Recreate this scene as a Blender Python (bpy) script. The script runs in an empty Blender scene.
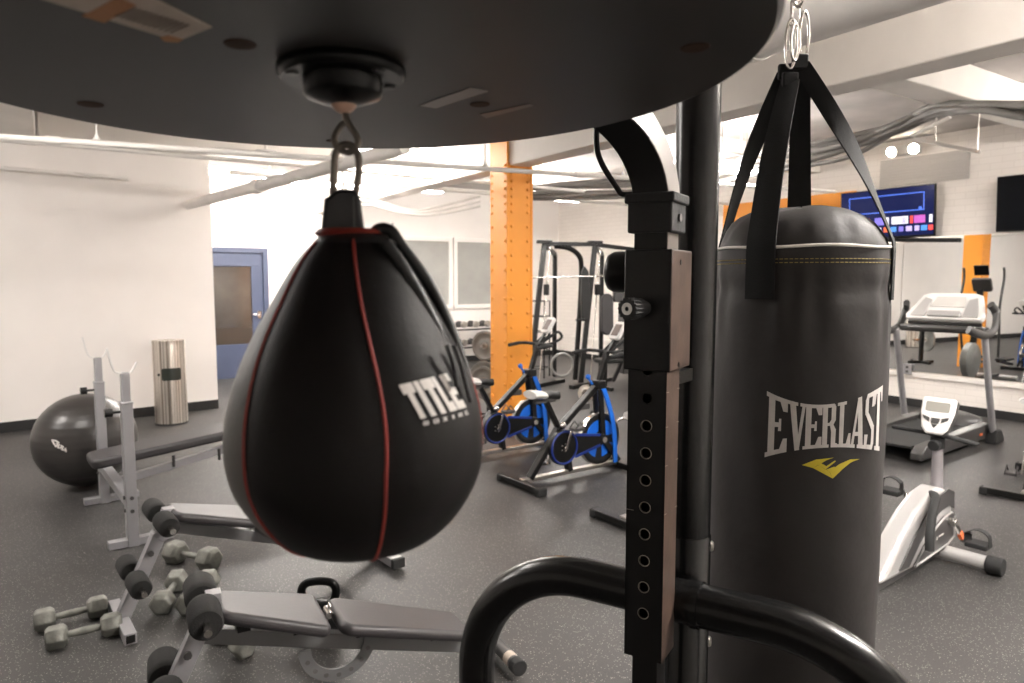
import bpy, math, random
from mathutils import Vector as V, Matrix
random.seed(7)
PI=math.pi
def rad(a): return a*PI/180
COL=bpy.context.scene.collection
# ---------------------------------------------------------------- camera
F=700.0; PT=math.atan(62/F); CAMZ=1.6
def ray(x,y):
    u=(x-512)/F; v=(341.5-y)/F
    return V((u, math.cos(PT)+v*math.sin(PT), -math.sin(PT)+v*math.cos(PT)))
def G(x,y,z=0.0):
    d=ray(x,y); t=(z-CAMZ)/d.z
    return V((d.x*t,d.y*t,z))
def D(x,y,Y):
    d=ray(x,y); t=Y/d.y
    return V((d.x*t,Y,CAMZ+d.z*t))
cd=bpy.data.cameras.new('camera'); cam=bpy.data.objects.new('camera',cd); COL.objects.link(cam)
cam.location=(0,0,CAMZ); cam.rotation_euler=(PI/2-PT,0,0)
cd.sensor_width=36; cd.lens=F*36/1024; cd.clip_start=0.02; cd.clip_end=100
cd.dof.use_dof=True; cd.dof.focus_distance=1.25; cd.dof.aperture_fstop=7.1
bpy.context.scene.camera=cam
# ---------------------------------------------------------------- materials
MATS={}
def mat(name,col,rough=0.5,metal=0.0,bump=0.0,bscale=60,var=0.0,vscale=8,coat=0.0,spec=0.5,emit=None,estr=0,aniso=None):
    if name in MATS: return MATS[name]
    m=bpy.data.materials.new(name); m.use_nodes=True; nt=m.node_tree; b=nt.nodes['Principled BSDF']
    b.inputs['Base Color'].default_value=(*col,1); b.inputs['Roughness'].default_value=rough
    b.inputs['Metallic'].default_value=metal; b.inputs['Specular IOR Level'].default_value=spec
    b.inputs['Coat Weight'].default_value=coat
    tc=nt.nodes.new('ShaderNodeTexCoord')
    if var>0:
        n=nt.nodes.new('ShaderNodeTexNoise'); n.inputs['Scale'].default_value=vscale; n.inputs['Detail'].default_value=5
        nt.links.new(tc.outputs['Object'],n.inputs['Vector'])
        r=nt.nodes.new('ShaderNodeMapRange'); r.inputs['To Min'].default_value=1-var; r.inputs['To Max'].default_value=1+var
        r.inputs['From Min'].default_value=.3; r.inputs['From Max'].default_value=.7
        nt.links.new(n.outputs['Fac'],r.inputs['Value'])
        mx=nt.nodes.new('ShaderNodeVectorMath'); mx.operation='SCALE'; mx.inputs[0].default_value=col
        nt.links.new(r.outputs['Result'],mx.inputs['Scale']); nt.links.new(mx.outputs['Vector'],b.inputs['Base Color'])
    if bump>0:
        n=nt.nodes.new('ShaderNodeTexNoise'); n.inputs['Scale'].default_value=bscale; n.inputs['Detail'].default_value=4
        nt.links.new(tc.outputs['Object'],n.inputs['Vector'])
        bp=nt.nodes.new('ShaderNodeBump'); bp.inputs['Strength'].default_value=bump; bp.inputs['Distance'].default_value=.01
        nt.links.new(n.outputs['Fac'],bp.inputs['Height']); nt.links.new(bp.outputs['Normal'],b.inputs['Normal'])
    if emit:
        b.inputs['Emission Color'].default_value=(*emit,1); b.inputs['Emission Strength'].default_value=estr
    MATS[name]=m; return m
def srgb(r,g,b):
    f=lambda c:((c/255+.055)/1.055)**2.4 if c>10 else c/255/12.92
    return (f(r),f(g),f(b))
M_white=mat('white_paint',(.86,.82,.785),.55,bump=.03,bscale=25,var=.03,vscale=1.5)
M_ceil=mat('ceiling_paint',(.46,.43,.41),.8,bump=.35,bscale=9,var=.3,vscale=1.2)
M_beam=mat('beam_paint',(.85,.81,.76),.7,bump=.15,bscale=12,var=.06,vscale=2)
M_pipe=mat('pipe_paint',(.82,.79,.75),.5,var=.06,vscale=6)
M_cable=mat('cable_grey',(.20,.19,.18),.6,var=.15,vscale=5)
M_base=mat('baseboard_black',(.012,.012,.012),.5)
M_orange=mat('orange_paint',(.90,.34,.035),.5,bump=.04,bscale=30,var=.05,vscale=3)
M_blue=mat('door_blue',srgb(58,66,88),.45,var=.04)
M_blk=mat('black_powder_coat',(.007,.0067,.0064),.34,bump=.03,bscale=200,spec=.32)
M_blkg=mat('black_gloss',(.004,.004,.004),.28,spec=.18)
M_tube=mat('black_gloss_tube',(.006,.006,.006),.24,bump=.015,bscale=40,spec=.38)
M_side=mat('lit_side_bronze_black',(.062,.040,.030),.45,bump=.03,bscale=150,var=.3,vscale=25,spec=.4)  # side faces of the black post, with the light on them painted in
M_rub=mat('black_rubber',(.012,.012,.012),.75,bump=.1,bscale=150)
M_foam=mat('black_foam',(.014,.0135,.013),.95,bump=.3,bscale=220)
M_vin=mat('grey_black_vinyl',(.036,.033,.035),.45,bump=.1,bscale=150,var=.08)
M_bvin=mat('black_vinyl',(.007,.007,.007),.48,bump=.06,bscale=120)
M_bag=mat('speed_bag_leather',(.0058,.0048,.0045),.55,bump=.035,bscale=260,var=.1,vscale=30,spec=.2)
M_red=mat('red_piping',(.24,.026,.018),.5)
M_frame=mat('grey_rail_paint',(.17,.17,.172),.4,.35)
M_bag2=mat('left_panel_grey_leather',(.10,.096,.088),.5,bump=.05,bscale=200,var=.2,vscale=25)  # lighter grey for the left panel between two seams
M_dull=mat('dull_steel_wire',(.15,.13,.11),.42,.8)
M_hbag=mat('heavy_bag_synthetic',(.031,.028,.027),.62,bump=.2,bscale=18,var=.08,vscale=12,spec=.35)
M_strap=mat('black_webbing',(.005,.005,.005),.75,bump=.12,bscale=400,spec=.3)
M_wpip=mat('white_piping',(.75,.72,.66),.6)
M_yel=mat('yellow_print',(.62,.50,.02),.5)
M_stitch=mat('yellow_thread',(.35,.26,.06),.7)
M_print=mat('white_print',(.60,.57,.54),.55,var=.08,vscale=60)
M_chr=mat('chrome',(.72,.69,.66),.16,1.0)
M_steel=mat('zinc_steel',(.50,.47,.43),.32,1.0,var=.1,vscale=20)
M_wht=mat('white_plastic',(.72,.70,.68),.35)
M_lcd=mat('lcd_grey',(.28,.27,.24),.25)
M_sil=mat('silver_metal_paint',(.32,.315,.325),.38,.35,var=.04)
M_silp=mat('silver_plastic',(.50,.49,.48),.3,.4)
M_dgrey=mat('dark_grey_plastic',(.05,.048,.047),.4)
M_iron=mat('greenish_grey_iron',(.185,.186,.165),.5,.3,bump=.25,bscale=60,var=.25,vscale=25)
M_bblue=mat('bright_blue_plastic',(.005,.13,.62),.35)
M_nblue=mat('deep_blue_plastic',(.008,.03,.22),.35)
M_plate=mat('grey_iron_plate',(.22,.22,.21),.45,.3,var=.1,vscale=12)
M_fly=mat('flywheel_dark',(.03,.03,.03),.3,.6)
M_ball=mat('ball_vinyl',(.040,.036,.034),.33,bump=.03,bscale=40,var=.12,vscale=5)
M_skin=mat('ball_joint_nylon',(.42,.27,.20),.4)
M_paper=mat('label_paper',(.50,.42,.35),.7,var=.1,vscale=60)
M_ink=mat('label_ink',(.12,.09,.07),.7)
M_tape=mat('label_orange_tape',(.38,.16,.05),.6)
M_plug=mat('brown_plug',(.045,.021,.010),.7,spec=.2)
M_sticker=mat('clear_grey_sticker',(.30,.27,.25),.5)
M_osti=mat('orange_sticker',(.75,.16,.05),.5)
M_screen_off=mat('screen_black',(.003,.004,.006),.12,spec=.12)
M_scr=mat('screen_navy',(.003,.004,.01),.2,spec=.1,emit=(.006,.010,.06),estr=.45)
M_scrb=mat('screen_blue_line',(.02,.06,.3),.3,emit=(.05,.15,.75),estr=.5)
TILE=[mat('screen_tile_%s'%n,(.02,.02,.02),.4,emit=c,estr=.55) for n,c in
   [('red',(.75,.04,.03)),('violet',(.18,.14,.6)),('white',(.75,.72,.8)),('magenta',(.45,.06,.4)),('orange',(.8,.12,.03)),('teal',(.03,.25,.25)),('lilac',(.5,.4,.8)),('blue',(.05,.25,.75))]]
M_diff=mat('lamp_diffuser',(.9,.9,.9),.5,emit=(1,.95,.90),estr=38)
M_glass=mat('grey_window_glass',(.36,.36,.34),.15,spec=.5,var=.15,vscale=1.5)
M_dglass=mat('door_glass',(.055,.048,.042),.10,spec=.6,var=.35,vscale=2.5)
M_mirror=mat('mirror_glass',(.90,.91,.90),.01,1.0)
M_grille=mat('vent_grille_paint',(.50,.47,.44),.6)

# board (platform underside)
M_board=mat('platform_dark_laminate',(.031,.0285,.027),.45,bump=.02,bscale=300,var=.06,vscale=5,spec=.35)

def mat_floor():
    m=bpy.data.materials.new('speckled_rubber_floor'); m.use_nodes=True; nt=m.node_tree; b=nt.nodes['Principled BSDF']
    tc=nt.nodes.new('ShaderNodeTexCoord')
    def noise(sc,det=4):
        n=nt.nodes.new('ShaderNodeTexNoise'); n.inputs['Scale'].default_value=sc; n.inputs['Detail'].default_value=det
        nt.links.new(tc.outputs['Object'],n.inputs['Vector']); return n
    vo=nt.nodes.new('ShaderNodeTexVoronoi'); vo.inputs['Scale'].default_value=135
    nt.links.new(tc.outputs['Object'],vo.inputs['Vector'])
    sep=nt.nodes.new('ShaderNodeSeparateColor'); nt.links.new(vo.outputs['Color'],sep.inputs['Color'])
    th=nt.nodes.new('ShaderNodeMath'); th.operation='GREATER_THAN'; th.inputs[1].default_value=.76
    nt.links.new(sep.outputs['Red'],th.inputs[0])
    di=nt.nodes.new('ShaderNodeMath'); di.operation='LESS_THAN'; di.inputs[1].default_value=.33
    nt.links.new(vo.outputs['Distance'],di.inputs[0])
    mu=nt.nodes.new('ShaderNodeMath'); mu.operation='MULTIPLY'
    nt.links.new(th.outputs[0],mu.inputs[0]); nt.links.new(di.outputs[0],mu.inputs[1])
    n1=noise(.9,5); r1=nt.nodes.new('ShaderNodeValToRGB')
    r1.color_ramp.elements[0].position=.35; r1.color_ramp.elements[0].color=(.031,.0295,.0285,1)
    r1.color_ramp.elements[1].position=.7; r1.color_ramp.elements[1].color=(.049,.0465,.045,1)
    nt.links.new(n1.outputs['Fac'],r1.inputs['Fac'])
    n2=noise(260,2); r2=nt.nodes.new('ShaderNodeMapRange'); r2.inputs['From Min'].default_value=.35; r2.inputs['From Max'].default_value=.65
    r2.inputs['To Min'].default_value=.65; r2.inputs['To Max'].default_value=1.35
    nt.links.new(n2.outputs['Fac'],r2.inputs['Value'])
    sc=nt.nodes.new('ShaderNodeVectorMath'); sc.operation='SCALE'
    nt.links.new(r1.outputs['Color'],sc.inputs[0]); nt.links.new(r2.outputs['Result'],sc.inputs['Scale'])
    mx=nt.nodes.new('ShaderNodeMix'); mx.data_type='RGBA'
    nt.links.new(mu.outputs[0],mx.inputs['Factor']); nt.links.new(sc.outputs['Vector'],mx.inputs['A'])
    mx.inputs['B'].default_value=(.25,.235,.22,1)
    nt.links.new(mx.outputs['Result'],b.inputs['Base Color'])
    b.inputs['Roughness'].default_value=.48; b.inputs['Specular IOR Level'].default_value=.45
    bp=nt.nodes.new('ShaderNodeBump'); bp.inputs['Strength'].default_value=.25; bp.inputs['Distance'].default_value=.002
    nt.links.new(n2.outputs['Fac'],bp.inputs['Height']); nt.links.new(bp.outputs['Normal'],b.inputs['Normal'])
    return m
M_floor=mat_floor()
def mat_brick():
    m=bpy.data.materials.new('white_painted_brick'); m.use_nodes=True; nt=m.node_tree; b=nt.nodes['Principled BSDF']
    tc=nt.nodes.new('ShaderNodeTexCoord'); mp=nt.nodes.new('ShaderNodeCombineXYZ'); sp=nt.nodes.new('ShaderNodeSeparateXYZ')
    nt.links.new(tc.outputs['Object'],sp.inputs[0]); nt.links.new(sp.outputs['X'],mp.inputs['X']); nt.links.new(sp.outputs['Z'],mp.inputs['Y'])
    br=nt.nodes.new('ShaderNodeTexBrick'); br.inputs['Scale'].default_value=1; br.inputs['Brick Width'].default_value=.24; br.inputs['Row Height'].default_value=.075
    br.inputs['Mortar Size'].default_value=.006; br.inputs['Mortar Smooth'].default_value=.4
    br.inputs['Color1'].default_value=(.84,.79,.74,1); br.inputs['Color2'].default_value=(.81,.76,.71,1); br.inputs['Mortar'].default_value=(.76,.71,.66,1)
    nt.links.new(mp.outputs[0],br.inputs['Vector']); nt.links.new(br.outputs['Color'],b.inputs['Base Color'])
    bp=nt.nodes.new('ShaderNodeBump'); bp.inputs['Strength'].default_value=.25; bp.inputs['Distance'].default_value=.003; bp.invert=True
    nt.links.new(br.outputs['Fac'],bp.inputs['Height']); nt.links.new(bp.outputs['Normal'],b.inputs['Normal'])
    b.inputs['Roughness'].default_value=.6
    return m
M_brick=mat_brick()
def mat_stainless():
    m=bpy.data.materials.new('brushed_stainless'); m.use_nodes=True; nt=m.node_tree; b=nt.nodes['Principled BSDF']
    b.inputs['Metallic'].default_value=.9; b.inputs['Roughness'].default_value=.3
    tc=nt.nodes.new('ShaderNodeTexCoord'); sp=nt.nodes.new('ShaderNodeSeparateXYZ'); nt.links.new(tc.outputs['Object'],sp.inputs[0])
    at=nt.nodes.new('ShaderNodeMath'); at.operation='ARCTAN2'; nt.links.new(sp.outputs['Y'],at.inputs[0]); nt.links.new(sp.outputs['X'],at.inputs[1])
    n=nt.nodes.new('ShaderNodeTexNoise'); n.noise_dimensions='1D'; n.inputs['Scale'].default_value=7; n.inputs['Detail'].default_value=2
    nt.links.new(at.outputs[0],n.inputs['W'])
    r=nt.nodes.new('ShaderNodeValToRGB'); r.color_ramp.elements[0].position=.4; r.color_ramp.elements[0].color=(.32,.27,.22,1)
    r.color_ramp.elements[1].position=.6; r.color_ramp.elements[1].color=(.85,.80,.74,1)
    nt.links.new(n.outputs['Fac'],r.inputs['Fac']); nt.links.new(r.outputs['Color'],b.inputs['Base Color'])
    return m
M_stain=mat_stainless()

# ---------------------------------------------------------------- mesh builder
def rotz(a): return Matrix.Rotation(a,4,'Z')
def TR(*p): return Matrix.Translation(V(p))
def align(p,zd,xd=None):
    """matrix with origin p, local z along zd"""
    z=V(zd).normalized(); x=V(xd) if xd is not None else (V((1,0,0)) if abs(z.x)<.9 else V((0,1,0)))
    x=(x-z*x.dot(z)).normalized(); y=z.cross(x)
    m=Matrix((x,y,z)).transposed().to_4x4(); m.translation=V(p); return m
class MB:
    def __init__(s): s.v=[]; s.f=[]; s.m=[]; s.mi=0
    def add(s,vs,fs,M=None):
        o=len(s.v)
        s.v+=[(M@V(p)) if M is not None else V(p) for p in vs]
        s.f+=[tuple(i+o for i in f) for f in fs]; s.m+=[s.mi]*len(fs); return s
    def box(s,c,d,M=None,top=None):
        x,y,z=d[0]/2,d[1]/2,d[2]/2; c=V(c); tx,ty=(top if top else (1,1))
        vs=[c+V(p) for p in ((-x,-y,-z),(x,-y,-z),(x,y,-z),(-x,y,-z),(-x*tx,-y*ty,z),(x*tx,-y*ty,z),(x*tx,y*ty,z),(-x*tx,y*ty,z))]
        return s.add(vs,[(3,2,1,0),(4,5,6,7),(0,1,5,4),(1,2,6,5),(2,3,7,6),(3,0,4,7)],M)
    def bar(s,a,b,w,h,up=(0,0,1)):
        """rectangular bar from a to b"""
        a=V(a); b=V(b); z=(b-a); L=z.length; m=align((a+b)/2,z,V(up))
        return s.box((0,0,0),(h,w,L),m)
    def prism(s,poly,z0,z1,M=None):
        n=len(poly); vs=[(p[0],p[1],z0) for p in poly]+[(p[0],p[1],z1) for p in poly]
        fs=[tuple(range(n-1,-1,-1)),tuple(range(n,2*n))]+[(i,(i+1)%n,n+(i+1)%n,n+i) for i in range(n)]
        return s.add(vs,fs,M)
    def sweep(s,pts,sec,up=None,closed=False,scale=None,caps=True,M=None):
        pts=[V(p) for p in pts]; n=len(pts); k=len(sec)
        T=[]
        for i in range(n):
            if closed: t=pts[(i+1)%n]-pts[i-1]
            else: t=pts[min(i+1,n-1)]-pts[max(i-1,0)]
            T.append(t.normalized())
        u=V(up) if up is not None else (V((0,0,1)) if abs(T[0].z)<.9 else V((1,0,0)))
        u=(u-T[0]*u.dot(T[0])).normalized()
        vs=[]
        for i in range(n):
            if up is not None and abs(V(up).normalized().dot(T[i]))<.98: u=V(up)
            u=(u-T[i]*u.dot(T[i])).normalized(); w=T[i].cross(u)
            sc=scale[i] if scale else 1
            for (a,b) in sec: vs.append(pts[i]+(w*a+u*b)*sc)
        fs=[]
        for i in range(n if closed else n-1):
            j=(i+1)%n
            for q in range(k):
                r=(q+1)%k; fs.append((i*k+q,i*k+r,j*k+r,j*k+q))
        if caps and not closed:
            fs.append(tuple(range(k-1,-1,-1))); fs.append(tuple((n-1)*k+q for q in range(k)))
        return s.add(vs,fs,M)
    def tube(s,pts,r,seg=12,closed=False,M=None,caps=True):
        if isinstance(r,(list,tuple)): sc=[x/r[0] for x in r]; r=r[0]
        else: sc=None
        return s.sweep(pts,[(r*math.cos(2*PI*i/seg),r*math.sin(2*PI*i/seg)) for i in range(seg)],None,closed,sc,caps,M)
    def cyl(s,a,b,r,seg=20,r2=None):
        return s.tube([a,b],[r,r2 if r2 else r],seg) if r2 else s.tube([a,b],r,seg)
    def lathe(s,prof,M=None,seg=32,cap=True):
        vs=[];fs=[];n=len(prof)
        for (r,z) in prof:
            for i in range(seg): a=2*PI*i/seg; vs.append((r*math.cos(a),r*math.sin(a),z))
        for j in range(n-1):
            for i in range(seg):
                k=(i+1)%seg; fs.append((j*seg+i,j*seg+k,(j+1)*seg+k,(j+1)*seg+i))
        if cap:
            if prof[0][0]>1e-6: fs.append(tuple(range(seg-1,-1,-1)))
            if prof[-1][0]>1e-6: fs.append(tuple((n-1)*seg+i for i in range(seg)))
        return s.add(vs,fs,M)
    def ball(s,c,r,M=None,seg=24,sc=(1,1,1)):
        pr=[(r*math.sin(PI*i/12)+1e-5,-r*math.cos(PI*i/12)) for i in range(13)]
        m=TR(*c)@Matrix.Diagonal((*sc,1)); 
        return s.lathe(pr,(M@m) if M is not None else m,seg)
def obj(name,mb,mats,parent=None,bevel=0,angle=40,sub=0,loc=None,seg=2):
    me=bpy.data.meshes.new(name); me.from_pydata([tuple(p) for p in mb.v],[],mb.f)
    if not isinstance(mats,(list,tuple)): mats=[mats]
    for m in mats: me.materials.append(m)
    for p,i in zip(me.polygons,mb.m): p.material_index=i; p.use_smooth=True
    me.validate(); me.update()
    import bmesh
    bm=bmesh.new(); bm.from_mesh(me); bmesh.ops.recalc_face_normals(bm,faces=bm.faces); bm.to_mesh(me); bm.free()
    me.set_sharp_from_angle(angle=rad(angle))
    o=bpy.data.objects.new(name,me); COL.objects.link(o)
    if parent: o.parent=parent
    if loc is not None: o.location=loc
    if bevel:
        b=o.modifiers.new('bevel','BEVEL'); b.width=bevel; b.segments=seg; b.limit_method='ANGLE'; b.angle_limit=rad(50); b.harden_normals=False
    if sub:
        b=o.modifiers.new('sub','SUBSURF'); b.levels=sub; b.render_levels=sub
    return o
def tag(o,label,cat,group=None):
    o['label']=label; o['category']=cat
    if group: o['group']=group
    return o
def thing(name,label,cat,loc=(0,0,0),rz=0,group=None):
    o=bpy.data.objects.new(name,None); COL.objects.link(o); o.empty_display_size=.1
    o.location=loc; o.rotation_euler=(0,0,rz); return tag(o,label,cat,group)
def struct(name,mb,m,parent=None,**k):
    o=obj(name,mb,m,parent,**k)
    if parent is None: o['kind']='structure'
    return o
def kids(o): return [c for c in COL.objects if c.parent==o]
def dup(o,loc,rz,label):
    def rec(a,p):
        c=a.copy(); COL.objects.link(c)
        if p: c.parent=p
        for ch in kids(a): rec(ch,c)
        return c
    src=kids(o)
    r=o.copy(); COL.objects.link(r); r.location=loc; r.rotation_euler=(0,0,rz); r['label']=label
    for ch in src: rec(ch,r)
    return r
def cat(pts,n=8,closed=False):
    pts=[V(p) for p in pts]; out=[]; N=len(pts)
    rng=range(N if closed else N-1)
    for i in rng:
        g=lambda k: pts[k%N] if closed else pts[max(0,min(N-1,k))]
        p0,p1,p2,p3=g(i-1),g(i),g(i+1),g(i+2)
        for j in range(n):
            t=j/n
            out.append(.5*((2*p1)+(p2-p0)*t+(2*p0-5*p1+4*p2-p3)*t*t+(3*p1-p0-3*p2+p3)*t*t*t))
    if not closed: out.append(pts[-1])
    return out
def rrect(w,h,r,n=4):
    out=[]
    for (cx,cy,a0) in ((w/2-r,h/2-r,0),(-w/2+r,h/2-r,90),(-w/2+r,-h/2+r,180),(w/2-r,-h/2+r,270)):
        for i in range(n+1):
            a=rad(a0+90*i/n); out.append((cx+r*math.cos(a),cy+r*math.sin(a)))
    return out
# ================================================================ THE ROOM
RW0=G(884,402); RW1=G(1024,424)
Bd=(RW0-RW1); Bd.z=0; Bd.normalize(); Bd=Matrix.Rotation(rad(3.3),3,'Z')@Bd              # along the right wall, away from the camera
Ad=V((Bd.y,-Bd.x,0))                              # towards the right wall
DW=RW0.dot(Ad)                                    # distance of the right wall
P1=G(218.3,408); P0=G(0,433)
Ld=(P1-P0); Ld.z=0; Ld.normalize()
DOORP=G(240,377.5); DB=DOORP.dot(Bd)              # the back wall
CH=3.35
def AB(a,b,z=0): return Ad*a+Bd*b+V((0,0,z))
AANG=math.atan2(Ad.y,Ad.x)                        # world angle of Ad
print('A',Ad,'B',Bd,'DW',DW,'DB',DB,'P1',P1,'P0',P0,'Ld',Ld)
def ab(p): return (p.dot(Ad),p.dot(Bd))
a1,b1=ab(P1)
Wfar=P1-Ld*7.5
W2=AB(Wfar.dot(Ad),-2.8)
a2,b2=ab(W2)
fp=[P1,Wfar,W2,AB(DW,b2),AB(DW,DB),AB(a1-.6,DB),AB(a1-.6,b1+.3)]
m=MB(); m.prism([(p.x,p.y) for p in fp],-.12,0); struct('floor',m,M_floor)
m=MB(); m.prism([(p.x,p.y) for p in fp],CH,CH+.12); struct('ceiling',m,M_ceil)
def wallseg(name,p,q,mt,th=.12,z0=0,z1=CH,side=1,parent=None):
    p=V(p);q=V(q); d=(q-p); L=d.length; d.normalize(); n=V((-d.y,d.x,0))*side
    m=MB(); m.box((L/2,th/2*side,(z0+z1)/2),(L,th,z1-z0))
    o=struct(name,m,mt,parent); o.location=(p.x,p.y,0); o.rotation_euler=(0,0,math.atan2(d.y,d.x)); return o
wallseg('wall_left',Wfar,P1,M_white,side=1)
wallseg('wall_right',AB(DW,b2),AB(DW,DB),M_brick,side=-1)
wallseg('wall_back',AB(a1-.6,DB),AB(DW,DB),M_white,side=1)
wallseg('wall_near',W2,AB(DW,b2),M_white,side=-1)
wallseg('wall_far_left',W2,Wfar,M_white,side=1)
wallseg('wall_passage',P1+Ld.cross(V((0,0,1)))*-0.001,AB(a1,DB),M_white,side=1)
# baseboards
def board(name,p,q,side,h=.1,th=.014,mt=M_base,z=0):
    return wallseg(name,p,q,mt,th,z,z+h,side)
board('baseboard_left',Wfar,P1,-1,.11)
board('baseboard_right',AB(DW,b2),AB(DW,DB),1,.10)
board('baseboard_back',AB(a1,DB),AB(DW,DB),-1,.1)
# wall ledge below the mirror, thin upper ledge
board('trim_1',AB(DW,b2+.3),AB(DW,DB-.5),1,.05,.035,M_beam,.38)

# mirrors on the right wall
def wallpt(x,y,off=0.0):
    d=ray(x,y); t=(DW-off)/d.dot(Ad); return V((0,0,CAMZ))+d*t
sb=wallpt(902,300).dot(Bd)
k=0
names=['tall mirror panel behind the treadmills, right of the thin seam','tall mirror panel on the right wall left of the seam, beside the heavy bag','mirror panel nearest the camera on the right wall']
for (s0,s1,lb) in ((sb-2.6,sb-.003,names[0]),(sb+.003,sb+1.9,names[1])):
    m=MB(); m.box(((s0+s1)/2,.004,1.285),(s1-s0,.008,1.67))
    o=obj('wall_mirror',m,M_mirror); o.location=Ad*(DW-.012); o.rotation_euler=(0,0,math.atan2(Bd.y,Bd.x)); tag(o,lb,'mirror')
# dark strip under first TV, added in place of a reflection in the mirror
p0=wallpt(880,240,.05); p1=wallpt(958,240,.05)
m=MB(); m.bar(p0,p1,.06,.05); o=obj('mirror_reflection_strip',m,M_blkg,bevel=.004); tag(o,'slim black strip imitating a reflection at the mirror top edge below the lit television','bar')
# orange wall panel
a=wallpt(724,206,.02); b=wallpt(856,193,.02)
m=MB(); m.box(((a+b).dot(Bd)/2,0,2.58),(abs((a-b).dot(Bd)),.04,.40))
o=obj('orange_wall_board',m,M_orange,bevel=.004); o.location=Ad*(DW-.02); o.rotation_euler=(0,0,math.atan2(Bd.y,Bd.x)); tag(o,'orange board on the right wall behind the heavy bag straps','board')
# wall vent
m=MB(); a=wallpt(882,150); b=wallpt(971,150); s0=b.dot(Bd); s1=a.dot(Bd)
r=thing('wall_vent','large louvred vent high on the right wall above the televisions','vent',Ad*(DW-.001),math.atan2(Bd.y,Bd.x))
m.box(((s0+s1)/2,.012,2.95),(s1-s0,.02,.34)); obj('vent_frame',m,M_grille,r,bevel=.003)
m=MB()
for i in range(9): m.box(((s0+s1)/2,.03,2.81+i*.035),(s1-s0-.06,.02,.012),None)
obj('louvre',m,M_grille,r)
# outlet
a=wallpt(909,379); m=MB(); m.box((0,0,0),(.10,.02,.13)); m.mi=1; m.box((0,.012,.028),(.035,.006,.03)); m.box((0,.012,-.028),(.035,.006,.03))
o=obj('wall_outlet',m,[M_sil,M_dgrey],bevel=.002); o.location=V((a.x,a.y,.47))-Ad*.05; o.rotation_euler=(0,0,math.atan2(Bd.y,Bd.x)); tag(o,'metal power outlet on the ledge below the mirror','outlet')

# door in the back wall
def backpt(x,y,off=0.0):
    d=ray(x,y); t=(DB-off)/d.dot(Bd); return V((0,0,CAMZ))+d*t
xr=backpt(268,300).dot(Ad); xl=xr-1.12
r=bpy.data.objects.new('door_1',None); COL.objects.link(r); r['kind']='structure'; r.location=Bd*DB; r.rotation_euler=(0,0,AANG)
H=backpt(250,248).z
m=MB(); m.box((xr-.04,-.03,H/2),(.08,.10,H)); m.box((xl+.04,-.03,H/2),(.08,.10,H)); m.box(((xl+xr)/2,-.03,H-.04),(xr-xl-.16,.10,.08)); obj('door_frame',m,M_blue,r,bevel=.004)
dl,dr=xl+.085,xr-.085; gz0,gz1=.55,H-.30
m=MB(); m.box(((dl+dr)/2,-.02,gz0/2),(dr-dl,.045,gz0)); m.box(((dl+dr)/2,-.02,(gz1+H-.08)/2),(dr-dl,.045,H-.08-gz1))
m.box((dl+.07,-.02,(gz0+gz1)/2),(.14,.045,gz1-gz0)); m.box((dr-.09,-.02,(gz0+gz1)/2),(.18,.045,gz1-gz0)); obj('door_leaf',m,M_blue,r,bevel=.003)
m=MB(); m.box(((dl+dr)/2-.02,-.01,(gz0+gz1)/2),(dr-dl-.30,.012,gz1-gz0)); m.mi=1; m.box(((dl+dr)/2-.02,-.022,gz0+.14),(dr-dl-.30,.01,.26)); obj('door_glass',m,[M_dglass,mat('brown_reflect_panel',(.035,.025,.018),.3)],r)
m=MB(); m.tube([(dr-.07,-.04,1.02),(dr-.07,-.09,1.02),(dr-.19,-.09,1.03)],.012,10); m.box((dr-.07,-.048,1.02),(.05,.012,.12)); obj('door_handle',m,M_chr,r,bevel=.001)
# windows in the back wall
def window(n,x0,x1,cross=False):
    a0=backpt(x0,270).dot(Ad); a1_=backpt(x1,270).dot(Ad); z1=backpt(440,241.5).z; z0=backpt(440,305).z
    r=bpy.data.objects.new('window_%d'%n,None); COL.objects.link(r); r['kind']='structure'; r.location=Bd*DB; r.rotation_euler=(0,0,AANG)
    m=MB(); m.box(((a0+a1_)/2,-.012,(z0+z1)/2),(a1_-a0,.01,z1-z0)); obj('window_glass',m,M_glass,r)
    m=MB()
    for z in (z0-.04,z1+.04): m.box(((a0+a1_)/2,-.025,z),(a1_-a0+.16,.05,.08))
    for x in (a0-.04,a1_+.04): m.box((x,-.025,(z0+z1)/2),(.08,.05,z1-z0))
    obj('window_frame',m,M_white,r,bevel=.004)
window(1,384,448); window(2,456.5,490)

# orange column (built-up steel column, riveted)
cc=G(507,437); CW=.315
ca,cb=ab(cc)
COLD=ca+CW/2
r=thing('steel_column','bright orange riveted steel column with open flange top','column',AB(ca+CW/2,cb+CW/2),AANG)
H1=2.80
m=MB()
h=CW/2
# left face (facing -A), right face (facing -B)
for s in (-1,1): m.box((s*(h-.012),0,(CH if s<0 else H1)/2),(.024,CW,(CH if s<0 else H1)))
obj('flange_plate',m,M_orange,r,bevel=.002)
m=MB()
for s in (-1,1): m.box((0,s*(h-.014),(H1-.05)/2),(CW-.05,.02,H1-.05))
m.box((0,0,CH/2),(.14,.16,CH)); obj('web_plate',m,M_orange,r,bevel=.002)
m=MB()
for s in (-1,1):
    for t in (-1,1): m.box((s*(h-.055),t*(h-.032),H1/2-.02),(.06,.015,H1-.06))
obj('corner_angle',m,M_orange,r,bevel=.002)
m=MB()
zz=.1; i=0
while zz<2.75:
    st=.145 if zz<2.15 else .075
    for y in (-h+.035,h-.035): m.ball((-h-.001,y,zz),.017,sc=(.7,1,1),seg=10)
    for x in (-h+.06,h-.06): m.ball((x,-h+.003,zz),.017,sc=(1,.7,1),seg=10)
    zz+=st
obj('rivets',m,M_orange,r)
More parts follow.
